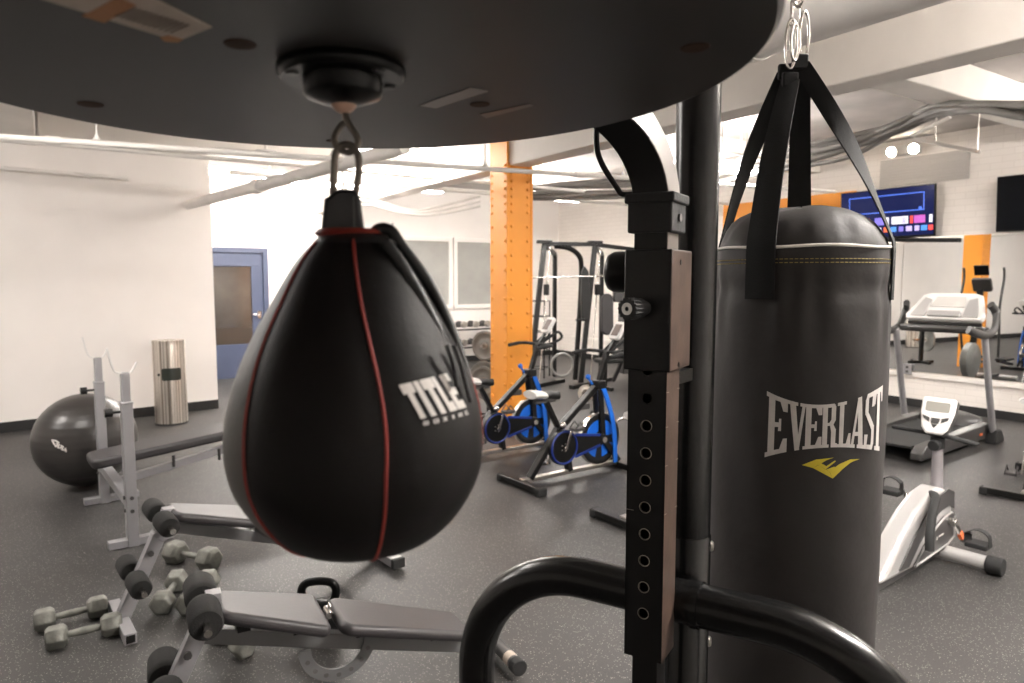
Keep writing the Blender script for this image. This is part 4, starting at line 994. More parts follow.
mb2=dup(sb1,(o5.x+.43,o5.y+.25,0),rad(42),'machine at the right edge whose chrome and black floor bar only shows')
# ================================================================ FOREGROUND
# platform: h above the camera from the ellipse fit (f=700, offset 62)
h=.150; ZB=CAMZ+h
PC=V((-.8204*h,3.4946*h,ZB)); PR=1.9985*h
SW=G(342,67,ZB)
r0=thing('boxing_stand','black steel boxing stand with round speed bag platform, square height post and round main post','boxing stand',(.262,1.105,0))
R0=V((.262,1.105,0))
def S(name,m,mt,par=None,**k):
    """world coordinates -> stand coordinates"""
    m.v=[p-R0 for p in m.v]
    return obj(name,m,mt,par or r0,**k)
m=MB(); M1=TR(PC.x,PC.y,0)
m.lathe([(.001,ZB),(PR-.004,ZB),(PR,ZB+.004),(PR,ZB+.030),(PR-.004,ZB+.034),(.001,ZB+.034)],M1,160)
brd=S('platform',m,M_board,angle=30)
_c=PC-R0; brd.matrix_local=Matrix.Translation(_c)@Matrix.Rotation(-.0254,4,'Y')@Matrix.Translation(-_c)
# swivel
SC=TR(SW.x,SW.y,ZB)
m=MB(); m.lathe([(.001,-.0),(.043,-.0),(.0445,-.002),(.0445,-.006),(.042,-.009),(.030,-.009),(.001,-.009)],SC,56); sw=S('swivel_plate',m,M_blkg,brd)
m=MB(); m.lathe([(.001,-.006),(.028,-.006),(.0275,-.0190),(.026,-.0210),(.012,-.0260),(.009,-.0265),(.001,-.0265)],SC,40); S('swivel_body',m,M_blkg,sw.parent)
m=MB()
for a in (35,145,215,325): m=MB(); m.lathe([(.001,-.0105),(.004,-.0105),(.005,-.009),(.001,-.009)],SC@TR(.036*math.cos(rad(a)),.036*math.sin(rad(a)),0),14); S('swivel_screw',m,M_dgrey,brd)
m=MB(); m.ball((SW.x,SW.y,ZB-.0225),.0100); S('ball_joint',m,M_skin,brd)
# hook: straight wire, then teardrop loop
X0=V((SW.x+.001,SW.y,ZB))
def P3(dx,dz,dy=0): return X0+V((dx,dy,dz))
m=MB(); m.tube(cat([P3(0,-.022),P3(0,-.034),P3(.003,-.041),P3(.0075,-.049),P3(.0075,-.055),P3(.001,-.0595),P3(-.0065,-.056),P3(-.0085,-.049),P3(-.005,-.041,.003),P3(.001,-.036,.004)],8),.0025,10); S('hook_eye',m,M_dull,brd)
# plug holes, stickers, tape
def onb(x,y,dz=0): return G(x,y,ZB-dz)
for (x,y,rr) in ((240,42,.0095),(90,97,.0095),(480,107,.0085),(695,57,.0095),(332,139,.006)):
    p=onb(x,y); m=MB(); m.lathe([(.001,-.0006),(rr,-.0006),(rr*1.05,.0)],TR(p.x,p.y,ZB),24); S('brown_plug',m,M_plug,brd)
def quadb(pts,name,mt,dz=.0006):
    m=MB(); ps=[onb(x,y,dz) for x,y in pts]; n=len(ps); m.add([V((p.x,p.y,ZB-dz)) for p in ps]+[V((p.x,p.y,ZB-.0001)) for p in ps],[tuple(range(n)),tuple(range(2*n-1,n-1,-1))]+[(i,(i+1)%n,n+(i+1)%n,n+i) for i in range(n)]); return S(name,m,mt,brd)
lab=[(30,-8),(110,-36),(212,24),(180,38)]
quadb([(38,-8),(120,-22),(212,25),(177,38)],'paper_label',M_paper)
quadb([(79,12),(88,8),(136,0),(118,-6),(108,18),(101,16)][0:0] or [(82,11),(104,18),(136,2),(118,-7)],'label_tape',M_tape,.0009)
quadb([(160,34),(165,38),(178,39),(183,36),(168,32)],'label_tape',M_tape,.0009)
for i in range(11):
    t=i/11; x=112+t*60; y=13+t*19; 
    m=MB(); a=onb(x+3,y-1,.0012); b=onb(x+24-2*t,y-8.5,.0012); m.bar(a,b,.0007,.0003); S('label_print_line',m,M_ink,brd)
quadb([(419,107),(470,91),(488,95),(436,110)],'clear_sticker',M_sticker)
quadb([(480,117),(530,108),(534,110),(486,121)],'clear_sticker',mat('dark_sticker',(.02,.02,.02),.3))
# directions of the square post
E1=V((-.86,.51,0)).normalized(); N1=V((-E1.y,E1.x,0))     # N1: face towards the camera-left
if N1.y>0: N1=-N1
CT=V((.2170,1.0610,0))
def sqprism(m,c,w,z0,z1,d=None):
    d=d or w; m.add([c+E1*sx*w/2+N1*sy*d/2+V((0,0,z)) for z in (z0,z1) for sx,sy in ((-1,-1),(1,-1),(1,1),(-1,1))],[(0,1,2,3),(7,6,5,4),(0,1,5,4),(1,2,6,5),(2,3,7,6),(3,0,4,7)])
def lit_side_slot(m):
    """side face (towards -E1) uses slot 1, the colour with its light painted in"""
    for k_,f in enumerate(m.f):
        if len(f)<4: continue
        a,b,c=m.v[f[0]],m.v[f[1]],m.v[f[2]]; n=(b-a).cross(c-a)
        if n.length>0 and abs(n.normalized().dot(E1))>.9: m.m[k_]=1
zS0=D(664,372,1.02).z; zS1=D(664,249,1.02).z; zB=D(645,664,1.02).z
# perforated height post (with real holes)
W=.060
def perforated(c,w,z0,z1,hs,hr):
    m=MB(); 
    # four walls; front wall (N1) and side built from strips around holes
    t=.003
    def wall(o,ud,nd,holes):
        # o: centre line base, ud: horizontal dir, nd: outward normal
        zs=[z0]+[z for z in hs]+[z1]
        if not holes:
            m.box((0,0,0),(1,1,1)); m.v=m.v[:-8]; m.f=m.f[:-6]; m.m=m.m[:-6]
            a=[o+ud*s*w/2+V((0,0,z))-nd*q for q in (0,t) for z in (z0,z1) for s in (-1,1)]
            m.add(a,[(0,1,3,2),(4,6,7,5),(0,4,5,1),(2,3,7,6),(0,2,6,4),(1,5,7,3)]); return
        N=20
        bounds=[z0]+[(hs[i]+hs[i+1])/2 for i in range(len(hs)-1)]+[z1]
        for i,hz in enumerate(hs):
            zb,zt=bounds[i],bounds[i+1]
            circ=[(hr*math.cos(2*PI*k/N),hz+hr*math.sin(2*PI*k/N)) for k in range(N)]
            out=[]
            for k in range(N):
                a=2*PI*k/N; dx,dz=math.cos(a),math.sin(a)
                s_=min((w/2)/abs(dx) if abs(dx)>1e-6 else 9,((zt-hz)/dz if dz>1e-6 else ((zb-hz)/dz if dz<-1e-6 else 9)))
                out.append((dx*s_,hz+dz*s_))
            corners={}
            vs=[o+ud*x+V((0,0,z)) for x,z in circ]+[o+ud*x+V((0,0,z)) for x,z in out]+[o+ud*x+V((0,0,z))-nd*t for x,z in circ]
            fs=[]
            for k in range(N):
                k2=(k+1)%N; fs.append((k,k2,N+k2,N+k)); fs.append((2*N+k,2*N+k2,k2,k))
            # corner fill
            for (cx,cz) in ((w/2,zt),(-w/2,zt),(-w/2,zb),(w/2,zb)):
                a=math.atan2(cz-hz,cx)%(2*PI); k=int(a/(2*PI)*N)%N; k2=(k+1)%N
                vs.append(o+ud*cx+V((0,0,cz))); fs.append((N+k,N+k2,len(vs)-1))
            m.add(vs,fs)
    wall(c+N1*w/2,E1,N1,True); wall(c-N1*w/2,E1,-N1,True)
    wall(c-E1*w/2,N1,-E1,False); wall(c+E1*w/2,N1,E1,False)
    return m
sp=.0418
zh0=D(645,399,1.03).z
hs=sorted([zh0-sp*i for i in range(-1,9) if zh0-sp*i>zB+.015])
m=perforated(CT,W,zB,zS0+.05,hs,.0078); lit_side_slot(m)
# merge doubles not needed
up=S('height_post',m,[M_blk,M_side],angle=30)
m=MB()
for z in hs:
    c=CT+N1*(W/2+.0003)+V((0,0,z)); pts=[c+E1*.0085*math.cos(2*PI*k/24)+V((0,0,.0085*math.sin(2*PI*k/24))) for k in range(24)]
    if (int(z*1000)%3)!=0: m=MB(); m.tube(pts,.0007,6,closed=True); S('worn_hole_edge',m,mat('worn_metal',(.30,.27,.23),.4,.6),up)
m=MB()
random.seed(5)
for zy in (392,427,465,511):
    z=D(675,zy,1.04).z; a=CT-E1*(W/2+.0002)
    for s_ in (-1,1):
        p=a+N1*s_*(W/2-.004)+V((0,0,z+random.uniform(-.003,.003))); m.bar(p-N1*.006,p+N1*.005+V((0,0,.001)),.0008,.0006)
z=D(630,511,1.04).z; p=CT+N1*(W/2+.0003)+E1*(W/2-.006)+V((0,0,z)); m.bar(p-E1*.006,p+E1*.005,.0010,.0006)
S('scratches',m,MATS['worn_metal'],up)
m=MB(); sqprism(m,CT-E1*.0+N1*-.0,.040,.45,zB+.02); S('lower_inner_post',m,M_blk)
# sleeve
m=MB(); sqprism(m,CT-N1*.013,.073,zS0,zS1,.099); lit_side_slot(m); slv=S('sleeve',m,[M_blk,M_side],bevel=.0025)
m=MB()
for (py) in (262,366):
    z=D(683,py,1.03).z; p=CT-E1*(.0367)-N1*.004+V((0,0,z)); m=MB(); m.cyl(p,p-E1*.0008,.0042,14); S('bolt_hole',m,M_blkg,slv)
# knurled pull pin on face N1
pk=CT+N1*.034+E1*.004+V((0,0,D(650,309,1.0).z))
ax=(N1*.95+E1*.25).normalized()
aq=ax.cross(V((0,0,1)))
m=MB(); m.cyl(pk,pk+ax*.020,.011,20); m.cyl(pk+ax*.012,pk+ax*.030,.0145,24)
for k_ in range(16):
    a=2*PI*k_/16; q=pk+ax*.038+aq*.0145*math.cos(a)+V((0,0,.0145*math.sin(a))); m.cyl(q-ax*.012,q+ax*.006,.0022,6)
m.cyl(pk+ax*.026,pk+ax*.044,.0145,24); kn=S('pull_pin_knob',m,M_rub,slv)
m=MB(); m.lathe([(.0035,.0),(.0035,.0015),(.0088,.0015),(.0088,.0)],align(pk+ax*.0438,ax),24); S('pin_ring',m,M_wht,kn)
# big rubber end roller on the left of the sleeve
pb=CT+E1*.052-N1*.022+V((0,0,D(612,272,1.1).z))
m=MB(); q=E1*1.0+V((-.05,-.12,0)); q.normalize(); m.lathe([(.001,-.02),(.030,-.02),(.0325,-.015),(.0325,.022),(.028,.031),(.018,.036),(.001,.038)],align(pb,q),36); S('rubber_bumper',m,M_blkg,slv)
# inner post, collar, curved arm
zc0=D(660,232,1.02).z; zc1=D(660,192,1.02).z
m=MB(); sqprism(m,CT,.052,zS1-.02,zc0+.05); lit_side_slot(m); S('inner_post',m,[M_blk,mat('lit_grey_side',(.15,.13,.115),.45,spec=.4)],bevel=.002)  # grey slot paints the lit side of the black tube
m=MB(); sqprism(m,CT,.068,zc0,zc1); sqprism(m,CT,.076,zc1-.014,zc1+.001); col=S('collar',m,M_rub,bevel=.003)
m=MB(); p=CT-E1*.034+V((0,0,D(680,215,1.0).z)); m.cyl(p,p-E1*.003,.006,14); S('collar_bolt',m,M_dgrey,col)
# curved square arm bends towards N1 (over the platform)
pts=[];Rb=.165; DB_=(N1*.80+E1*.60).normalized()
z0=zc1-.02
for i in range(15):
    a=rad(74*i/14); pts.append(CT+DB_*(Rb*(1-math.cos(a)))+V((0,0,z0+Rb*math.sin(a))))
endp=pts[-1]; pts.append(V((PC.x,PC.y,endp.z+.09)))
w2=.0275
m=MB(); m.sweep(pts,[(-w2,-w2),(w2,-w2),(w2,w2),(-w2,w2)],up=E1); 
for k_,f in enumerate(m.f):
    a,b,c=m.v[f[0]],m.v[f[1]],m.v[f[2]]; n=(b-a).cross(c-a)
    ce=(a+b+c)/3
    if n.length>0 and n.normalized().dot(E1)<-.9 or (n.length>0 and n.normalized().dot(E1)>.9 and (ce-CT).dot(E1)<0): m.m[k_]=1
S('curved_arm',m,[M_blk,MATS['lit_grey_side']],bevel=.002)  # side facing away from E1 gets the same painted-in light
topz=endp.z
m=MB(); m.tube([V((PC.x,PC.y,ZB+.034)),V((PC.x,PC.y,topz+.09))],.03,16)
for a in (20,140,260): m.bar(V((PC.x,PC.y,ZB+.05)),V((PC.x+.24*math.cos(rad(a)),PC.y+.24*math.sin(rad(a)),ZB+.05)),.03,.03)
S('platform_bracket',m,M_blk,bevel=.003)
# bent release rod
rp=[D(597,122,1.04),D(597,148,1.04),D(603,166,1.04),D(617,188,1.045),D(622,194,1.05),D(634,194,1.06)]
rp=[D(600,100,1.03)]+rp
m=MB(); m.tube(cat(rp,5),.0042,10); S('release_rod',m,M_blkg)
# round main post
PX=V((.3065,1.18,0)); pr_=.0375
zj=D(690,540,1.15).z
m=MB(); m.lathe([(pr_-.0015,zj+.002),(pr_-.0015,2.42),(.001,2.425)],TR(PX.x,PX.y,0),48); S('main_post',m,M_tube,angle=50)
m=MB(); m.lathe([(.001,.02),(pr_,.02),(pr_,zj),(pr_-.002,zj+.003)],TR(PX.x,PX.y,0),48); lp=S('lower_post_sleeve',m,M_tube,angle=50)
m=MB()
for py in (545,640):
    p=D(705.5,py,1.175); q=V((p.x,p.y,p.z)); dr=(V((PX.x,PX.y,q.z))-q); d_=V((.95,-.25,0)).normalized(); q=V((PX.x,PX.y,q.z))+d_*pr_; m=MB(); m.lathe([(.009,0),(.0085,.003),(.006,.005),(.001,.0055)],align(q,d_),16); S('post_bolt',m,M_steel,lp)
# brackets post -> height post
for z in (zS0-.02,zB+.04,.55):
    m=MB(); a=V((PX.x,PX.y,z)); b=V((CT.x,CT.y,z)); d_=(b-a).normalized(); m.bar(a+d_*.035,b-d_*.032,.03,.02); S('bracket',m,M_blk)
# loop tubes left and right
HP=V((.262,1.105,0)); zt=1.079; rt=.0345; RB=.230
for s_ in (-1,1):
    dirn=E1*s_*-1
    ptsl=[HP+dirn*.0+V((0,0,zt)),HP+dirn*.08+V((0,0,zt)),HP+dirn*.155+V((0,0,zt))]
    for i in range(1,15): a=rad(90*i/14); ptsl.append(HP+dirn*(.155+RB*math.sin(a))+V((0,0,zt-RB+RB*math.cos(a))))
    ptsl+=[HP+dirn*(.155+RB)+V((0,0,.6)),HP+dirn*(.155+RB)+V((0,0,.03))]
    m=MB(); m.tube(ptsl,rt,32); lg=S('loop_leg',m,M_tube,angle=60)
    m=MB(); e=HP+dirn*(.155+RB); m.cyl(V((e.x,e.y,0)),V((e.x,e.y,.04)),.045,24); S('rubber_foot',m,M_rub,lg)
    m=MB(); q=HP+dirn*.048+V((0,0,zt)); m.tube([q-dirn*.012,q],.0375,32); S('weld_collar',m,M_tube,lg)
# rear legs of the stand + base, boom for the heavy bag
BAG=V((.572,1.40,0))
m=MB(); m.tube([V((PX.x,PX.y,.06)),V((PX.x-.25,PX.y+.75,.04))],.034,20); m.tube([V((PX.x,PX.y,.06)),V((PX.x+.75,PX.y+.75,.04))],.034,20); S('base_tube',m,M_tube)
m=MB(); dB=(BAG-PX); dB.z=0; dn=dB.normalized(); m.tube([V((PX.x,PX.y,2.37)),V((PX.x,PX.y,2.37))+dn*.20+V((0,0,.06)),V((BAG.x,BAG.y,2.45)),V((BAG.x,BAG.y,2.45))+dn*.06],.03,20); bm_=S('bag_boom',m,M_tube)
m=MB(); m.tube([V((BAG.x,BAG.y,2.42)) + V((.018*math.cos(2*PI*i/20),0,-.016+.018*math.sin(2*PI*i/20))) for i in range(20)],.005,8,closed=True); S('eye_bolt',m,M_chr,bm_)

# ================================================================ SPEED BAG
Fw=V((-SW.x,-SW.y,0)).normalized(); Rt=V((-Fw.y,Fw.x,0))
if Rt.x<0: Rt=-Rt
Yb=SW.y+.002; BX=SW.x+.0062
axz=lambda y: D(350,y,Yb).z
prof_px=[(238,30),(243,40),(250,47),(262,57),(280,68.5),(300,80),(330,97),(360,111),(385,120),(405,125.5),(425,128.5),(445,129),(465,126.5),(485,120),(505,109),(522,96),(536,80),(545,62),(551,40),(554,18),(555,.5)]
prof=[]
for y,wpx in prof_px:
    prof.append((wpx/F*Yb*.990*1.0,axz(y)))
zbot=prof[-1][1]
# near-surface bottom correction: silhouette bottom is the near rim
_z0,_z1=prof[11][1],prof[18][1]
def _sm(t): t=max(0,min(1,t)); return t*t*(3-2*t)
prof=[(r_,z+.005*_sm((_z0-z)/(_z0-_z1))) for r_,z in prof]
pc=cat([V((a,0,b)) for a,b in prof],4)
BPROF=[(max(p.x,.0004),p.z) for p in pc]
def brad(z):
    for (r1,z1),(r2,z2) in zip(BPROF,BPROF[1:]):
        if z1>=z>=z2: t=(z1-z)/(z1-z2+1e-9); return r1+(r2-r1)*t
    return BPROF[0][0] if z>BPROF[0][1] else .001
NS=5; TH0=rad(13)
SEAM=[rad(a) for a in (9.5,82,156,230,306)]
def seam(k,z):
    zt0=prof[0][1]; zm=prof[11][1]; t=max(0,min(1,(z-zm)/(zt0-zm)))
    return SEAM[k]-rad(12)*t*t+rad(3)*math.sin(t*6+k*2)*.35
def bsurf(th,z,off=0):
    dm=9
    for k in range(NS):
        d=abs((th-seam(k,z)+PI)%(2*PI)-PI); dm=min(dm,d)
    g=1-.028*(1-min(1,dm/.42))**2
    r_=brad(z)*g+off
    return V((BX,Yb,z))+(Rt*math.sin(th)+Fw*math.cos(th))*r_
rb=thing('speed_bag','black leather speed bag with red piping and white block letters under the round platform','speed bag',(BX,Yb,zbot))
RB0=V((BX,Yb,zbot))
def SBo(name,m,mt,par=None,**k):
    m.v=[p-RB0 for p in m.v]; return obj(name,m,mt,par or rb,**k)
m=MB(); NT=150; vs=[];fs=[]
random.seed(9)
for j,(r_,z) in enumerate(BPROF):
    for i in range(NT): vs.append(bsurf(2*PI*i/NT+TH0,z))
for j in range(len(BPROF)-1):
    for i in range(NT): k2=(i+1)%NT; fs.append((j*NT+i,j*NT+k2,(j+1)*NT+k2,(j+1)*NT+i))
fs.append(tuple(range(NT))); fs.append(tuple((len(BPROF)-1)*NT+i for i in range(NT)))
m.add(vs,fs)
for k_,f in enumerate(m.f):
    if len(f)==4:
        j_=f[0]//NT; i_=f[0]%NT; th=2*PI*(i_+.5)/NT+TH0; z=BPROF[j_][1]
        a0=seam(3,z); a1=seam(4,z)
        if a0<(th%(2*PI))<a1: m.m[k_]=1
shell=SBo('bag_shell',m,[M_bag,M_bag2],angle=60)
for k_ in range(NS):
    m=MB(); pts=[]
    for (r_,z) in BPROF[::2]:
        t=(prof[0][1]-z)/(prof[0][1]-zbot); wob=.035*math.sin(t*7+k_)*.5
        pts.append(bsurf(seam(k_,z),z,.0005))
    m.tube(pts,.0012,8); SBo('red_piping',m,M_red)
# collar ring, neck loop
zc=prof[0][1]
m=MB(); m.lathe([(.0235,zc+.001),(.0255,zc+.003),(.0225,zc+.006),(.016,zc+.0065)],TR(BX-.003,Yb,0),36); SBo('red_collar',m,mat('dark_red_leather',(.17,.020,.012),.5))
m=MB(); m.lathe([(.032,zc-.010),(.030,zc-.004),(.024,zc+.002),(.018,zc+.0035),(.001,zc+.004)],TR(BX,Yb,0),36); SBo('top_patch',m,M_bvin)
ZN=D(340,192,Yb).z
nk=[(-.0155,0),(.016,0),(.0125,ZN-zc-.004),(.009,ZN-zc+.001),(-.002,ZN-zc+.001),(-.0125,ZN-zc-.006),(-.0135,ZN-zc-.015)]
m=MB(); m.prism(nk,-.010,.010,align((BX-.0085,Yb,zc),tuple(Fw),tuple(Rt))); SBo('neck_loop',m,M_bvin,bevel=.003)
m=MB(); m.prism([(-.001,0),(.0005,0),(.0005,ZN-zc-.004),(-.001,ZN-zc-.004)],.0102,.0108,align((BX,Yb,zc),tuple(Fw),tuple(Rt))); SBo('loop_stitch',m,M_dgrey)
# wire link between hook and bag
lx=[(-.0065,-.060),(-.0085,-.075),(-.009,-.094),(-.004,-.100),(.004,-.099),(.0065,-.090),(.0095,-.072),(.0088,-.060),(.004,-.0545),(-.002,-.0545)]
m=MB(); m.tube(cat([X0+V((a,.0,b)) for a,b in lx],6,closed=True),.0027,10,closed=True)
lk=obj('wire_link',m,M_dull); tag(lk,'bent steel wire link joining the swivel hook to the speed bag loop','link')
# laces: two flaps and the zigzag cord standing off the right side
YL=Yb-.005
outer=[(372,236),(380,229),(391,231),(402,247),(420,270),(436,296),(448,323),(458,350),(466,378),(470,396)]
m=MB(); m.tube(cat([D(x,y,YL) for x,y in outer],6),[ .0046]*0 or .0044,10); SBo('lace_flap',m,M_bvin)
inner=[(384,243),(399,262),(417,292),(433,322),(447,348)]
m=MB(); m.tube(cat([D(x,y,YL-.018) for x,y in inner],6),[.0050]*20+[.0045,.0038,.003,.0022,.0015],10); SBo('lace_flap',m,M_bvin)
m=MB()
for i in range(9):
    t=i/9*.72; a=D(388+t*66,240+t*112,YL-.014); b=D(398+t*68,246+t*120,YL); m.tube([a,b],.0016,8)
SBo('lace_cord',m,M_bvin)
m=MB(); m.tube(cat([D(x,y,YL-.040) for x,y in ((447,345),(452,360),(455,374),(457,386))],5),.0016,8); m.tube(cat([D(x,y,YL-.030) for x,y in ((454,345),(461,365),(466,385),(471,402))],5),.0016,8); SBo('lace_tail',m,M_bvin)
m=MB(); m.tube([D(390,231,YL),D(393,223,YL)],.0005,6); m.tube(cat([D(305,262,Yb-.0),D(302,283,Yb),D(292,292,Yb)],3),.001,6); SBo('thread_end',m,M_bvin)
# ---- lettering helpers
def rectq(x0,y0,x1,y1): return [(x0,y0),(x1,y0),(x1,y1),(x0,y1)]
def glyph_mesh(m,quads,fn,n=6):
    for q in quads:
        (x0,y0),(x1,y1),(x2,y2),(x3,y3)=q
        vs=[];fs=[]
        for j in range(n+1):
            for i in range(n+1):
                u=i/n; v=j/n
                x=(x0*(1-u)+x1*u)*(1-v)+(x3*(1-u)+x2*u)*v; y=(y0*(1-u)+y1*u)*(1-v)+(y3*(1-u)+y2*u)*v
                vs.append(fn(x,y))
        for j in range(n):
            for i in range(n): a=j*(n+1)+i; fs.append((a,a+1,a+n+2,a+n+1))
        m.add(vs,fs)
GL={
'T':[rectq(0,.72,1,1),rectq(.29,0,.71,.72)],
'I':[rectq(0,0,1,1)],
'L':[rectq(0,0,.48,1),rectq(.48,0,1,.26)],
'E':[rectq(0,0,.46,1),rectq(.46,.78,1,1),rectq(.46,.40,.92,.60),rectq(.46,0,1,.22)],
}
m=MB()
def INV(px):
    lo,hi=0,rad(80)
    for _ in range(40):
        mid=(lo+hi)/2; p=bsurf(mid,axz(405)); q=512+F*p.x/(p.y*math.cos(PT)+(CAMZ-p.z)*math.sin(PT))
        if q<px: lo=mid
        else: hi=mid
    return lo
def tmap(u,v):
    u=u/1.025; th=(INV(403)*(1-u)+INV(457)*u)*v+(INV(417)*(1-u)+INV(467.5)*u)*(1-v); th=.5*th+.5*(INV(403+54*u)*v+INV(417+50.5*u)*(1-v)); yt=388-11*u; yb=422.5-11*u; y=yt+(yb-yt)*(1-v)
    Yd=Yb-.088*math.cos(th); z=D(430,y,Yd).z
    return bsurf(th,z,.0007)
xx=0
for ch,w,gap in (('T',.24,.028),('I',.10,.028),('T',.24,.012),('L',.16,.022),('E',.19,0)):
    glyph_mesh(m,GL[ch],lambda x,y,xx=xx,w=w:tmap(xx+x*w,y)); xx+=w+gap
SBo('white_lettering',m,M_print,angle=180)
GB={'B':[rectq(0,0,.3,1),rectq(.3,.8,.9,1),rectq(.3,.4,.9,.6),rectq(.3,0,.9,.2),rectq(.7,.2,1,.4),rectq(.7,.6,1,.8)],
'O':[rectq(0,.0,.3,1),rectq(.7,0,1,1),rectq(.3,.8,.7,1),rectq(.3,0,.7,.2)],
'X':[[(0,0),(.3,0),(1,1),(.7,1)],[(.7,0),(1,0),(.3,1),(0,1)]],
'I':[rectq(.3,0,.7,1)],
'N':[rectq(0,0,.28,1),rectq(.72,0,1,1),[(.28,1),(.28,.6),(.72,0),(.72,.4)]],
'G':[rectq(0,0,.3,1),rectq(.3,.8,1,1),rectq(.3,0,1,.2),rectq(.7,.2,1,.5)]}
m=MB()
for i,ch in enumerate('BOXING'):
    def bm2(x,y,i=i):
        u=.06+i*.165+x*.085; v=y
        th=INV(419)*(1-u)+INV(468.5)*u; yc=427-10.5*u; yy=yc-(v-.5)*4.0
        z=D(430,yy,Yb-.088*math.cos(th)).z; return bsurf(th,z,.0007)
    glyph_mesh(m,GB[ch],bm2,2)
SBo('small_white_lettering',m,M_print,angle=180)

# ================================================================ HEAVY BAG
BR=.161
zt_=D(800,247,1.235).z
hb=thing('heavy_bag','tall black heavy bag with arched white lettering and a yellow mark, hanging behind the post','heavy bag',(BAG.x,BAG.y,.55))
HB0=V((BAG.x,BAG.y,.55))
def HBo(name,m,mt,par=None,**k):
    m.v=[p-HB0 for p in m.v]; return obj(name,m,mt,par or hb,**k)
FwB=V((-BAG.x,-BAG.y,0)).normalized(); RtB=V((-FwB.y,FwB.x,0))
if RtB.x<0: RtB=-RtB
def hprof(z):
    t=(zt_-z)
    if t<.0: return BR
    base=BR+.004*min(1,t/.25)-.004*max(0,(t-.6))/.6
    return base-(.004*math.exp(-((t-.075)/.02)**2))
def hsurf(th,z,off=0):
    t=(zt_-z)
    wr=.0022*math.exp(-((t-.10)/.07)**2)*math.sin(th*17+2*math.sin(th*5))+.0010*math.sin(th*9+z*14)*math.exp(-((t-.3)/.3)**2)
    r_=hprof(z)+wr+off
    return V((BAG.x,BAG.y,z))+(RtB*math.sin(th)+FwB*math.cos(th))*r_
m=MB(); N=144; zs=[zt_-i*.012 for i in range(int((zt_-.56)/.012))]+[.555]
vs=[];fs=[]
for z in zs:
    for i in range(N): vs.append(hsurf(2*PI*i/N,z))
for j in range(len(zs)-1):
    for i in range(N): k2=(i+1)%N; fs.append((j*N+i,j*N+k2,(j+1)*N+k2,(j+1)*N+i))
fs.append(tuple((len(zs)-1)*N+i for i in range(N)))
m.add(vs,fs); HBo('bag_body',m,M_hbag,angle=80)
# domed top
m=MB(); vs=[];fs=[]
dome=[(.975,0),(.965,.008),(.94,.020),(.89,.036),(.82,.052),(.72,.064),(.6,.073),(.4,.079),(.2,.082),(.01,.083)]
for (k_,dz) in dome:
    for i in range(N):
        a=2*PI*i/N; w_=1+.012*math.sin(a*6+1)*(dz<.05)-.02*max(0,math.cos(a*11))*(1 if .01<dz<.06 else 0)
        vs.append(V((BAG.x,BAG.y,zt_+dz+.004*math.sin(a*3)*(k_<.9)))+(RtB*math.sin(a)+FwB*math.cos(a))*BR*k_*w_)
for j in range(len(dome)-1):
    for i in range(N): k2=(i+1)%N; fs.append((j*N+i,j*N+k2,(j+1)*N+k2,(j+1)*N+i))
fs.append(tuple((len(dome)-1)*N+i for i in range(N)))
m.add(vs,fs); HBo('top_cover',m,M_hbag,angle=80)
m=MB(); m.tube([V((BAG.x,BAG.y,zt_+.003+.0015*math.sin(a*5)))+(RtB*math.sin(a)+FwB*math.cos(a))*(BR*1.003) for a in [2*PI*i/96 for i in range(96)]],.0028,8,closed=True); HBo('white_piping',m,M_wpip)
for dz in (.020,.0265):
    m=MB()
    for i in range(120):
        a=2*PI*i/120; b=a+2*PI/120*.68; m.tube([hsurf(a,zt_-dz-.0,.0006),hsurf(b,zt_-dz,.0006)],.0007,5)
    HBo('yellow_stitching',m,M_stitch)
# ring position
RG=D(796,50,1.40)
RG=V((BAG.x,BAG.y,RG.z))
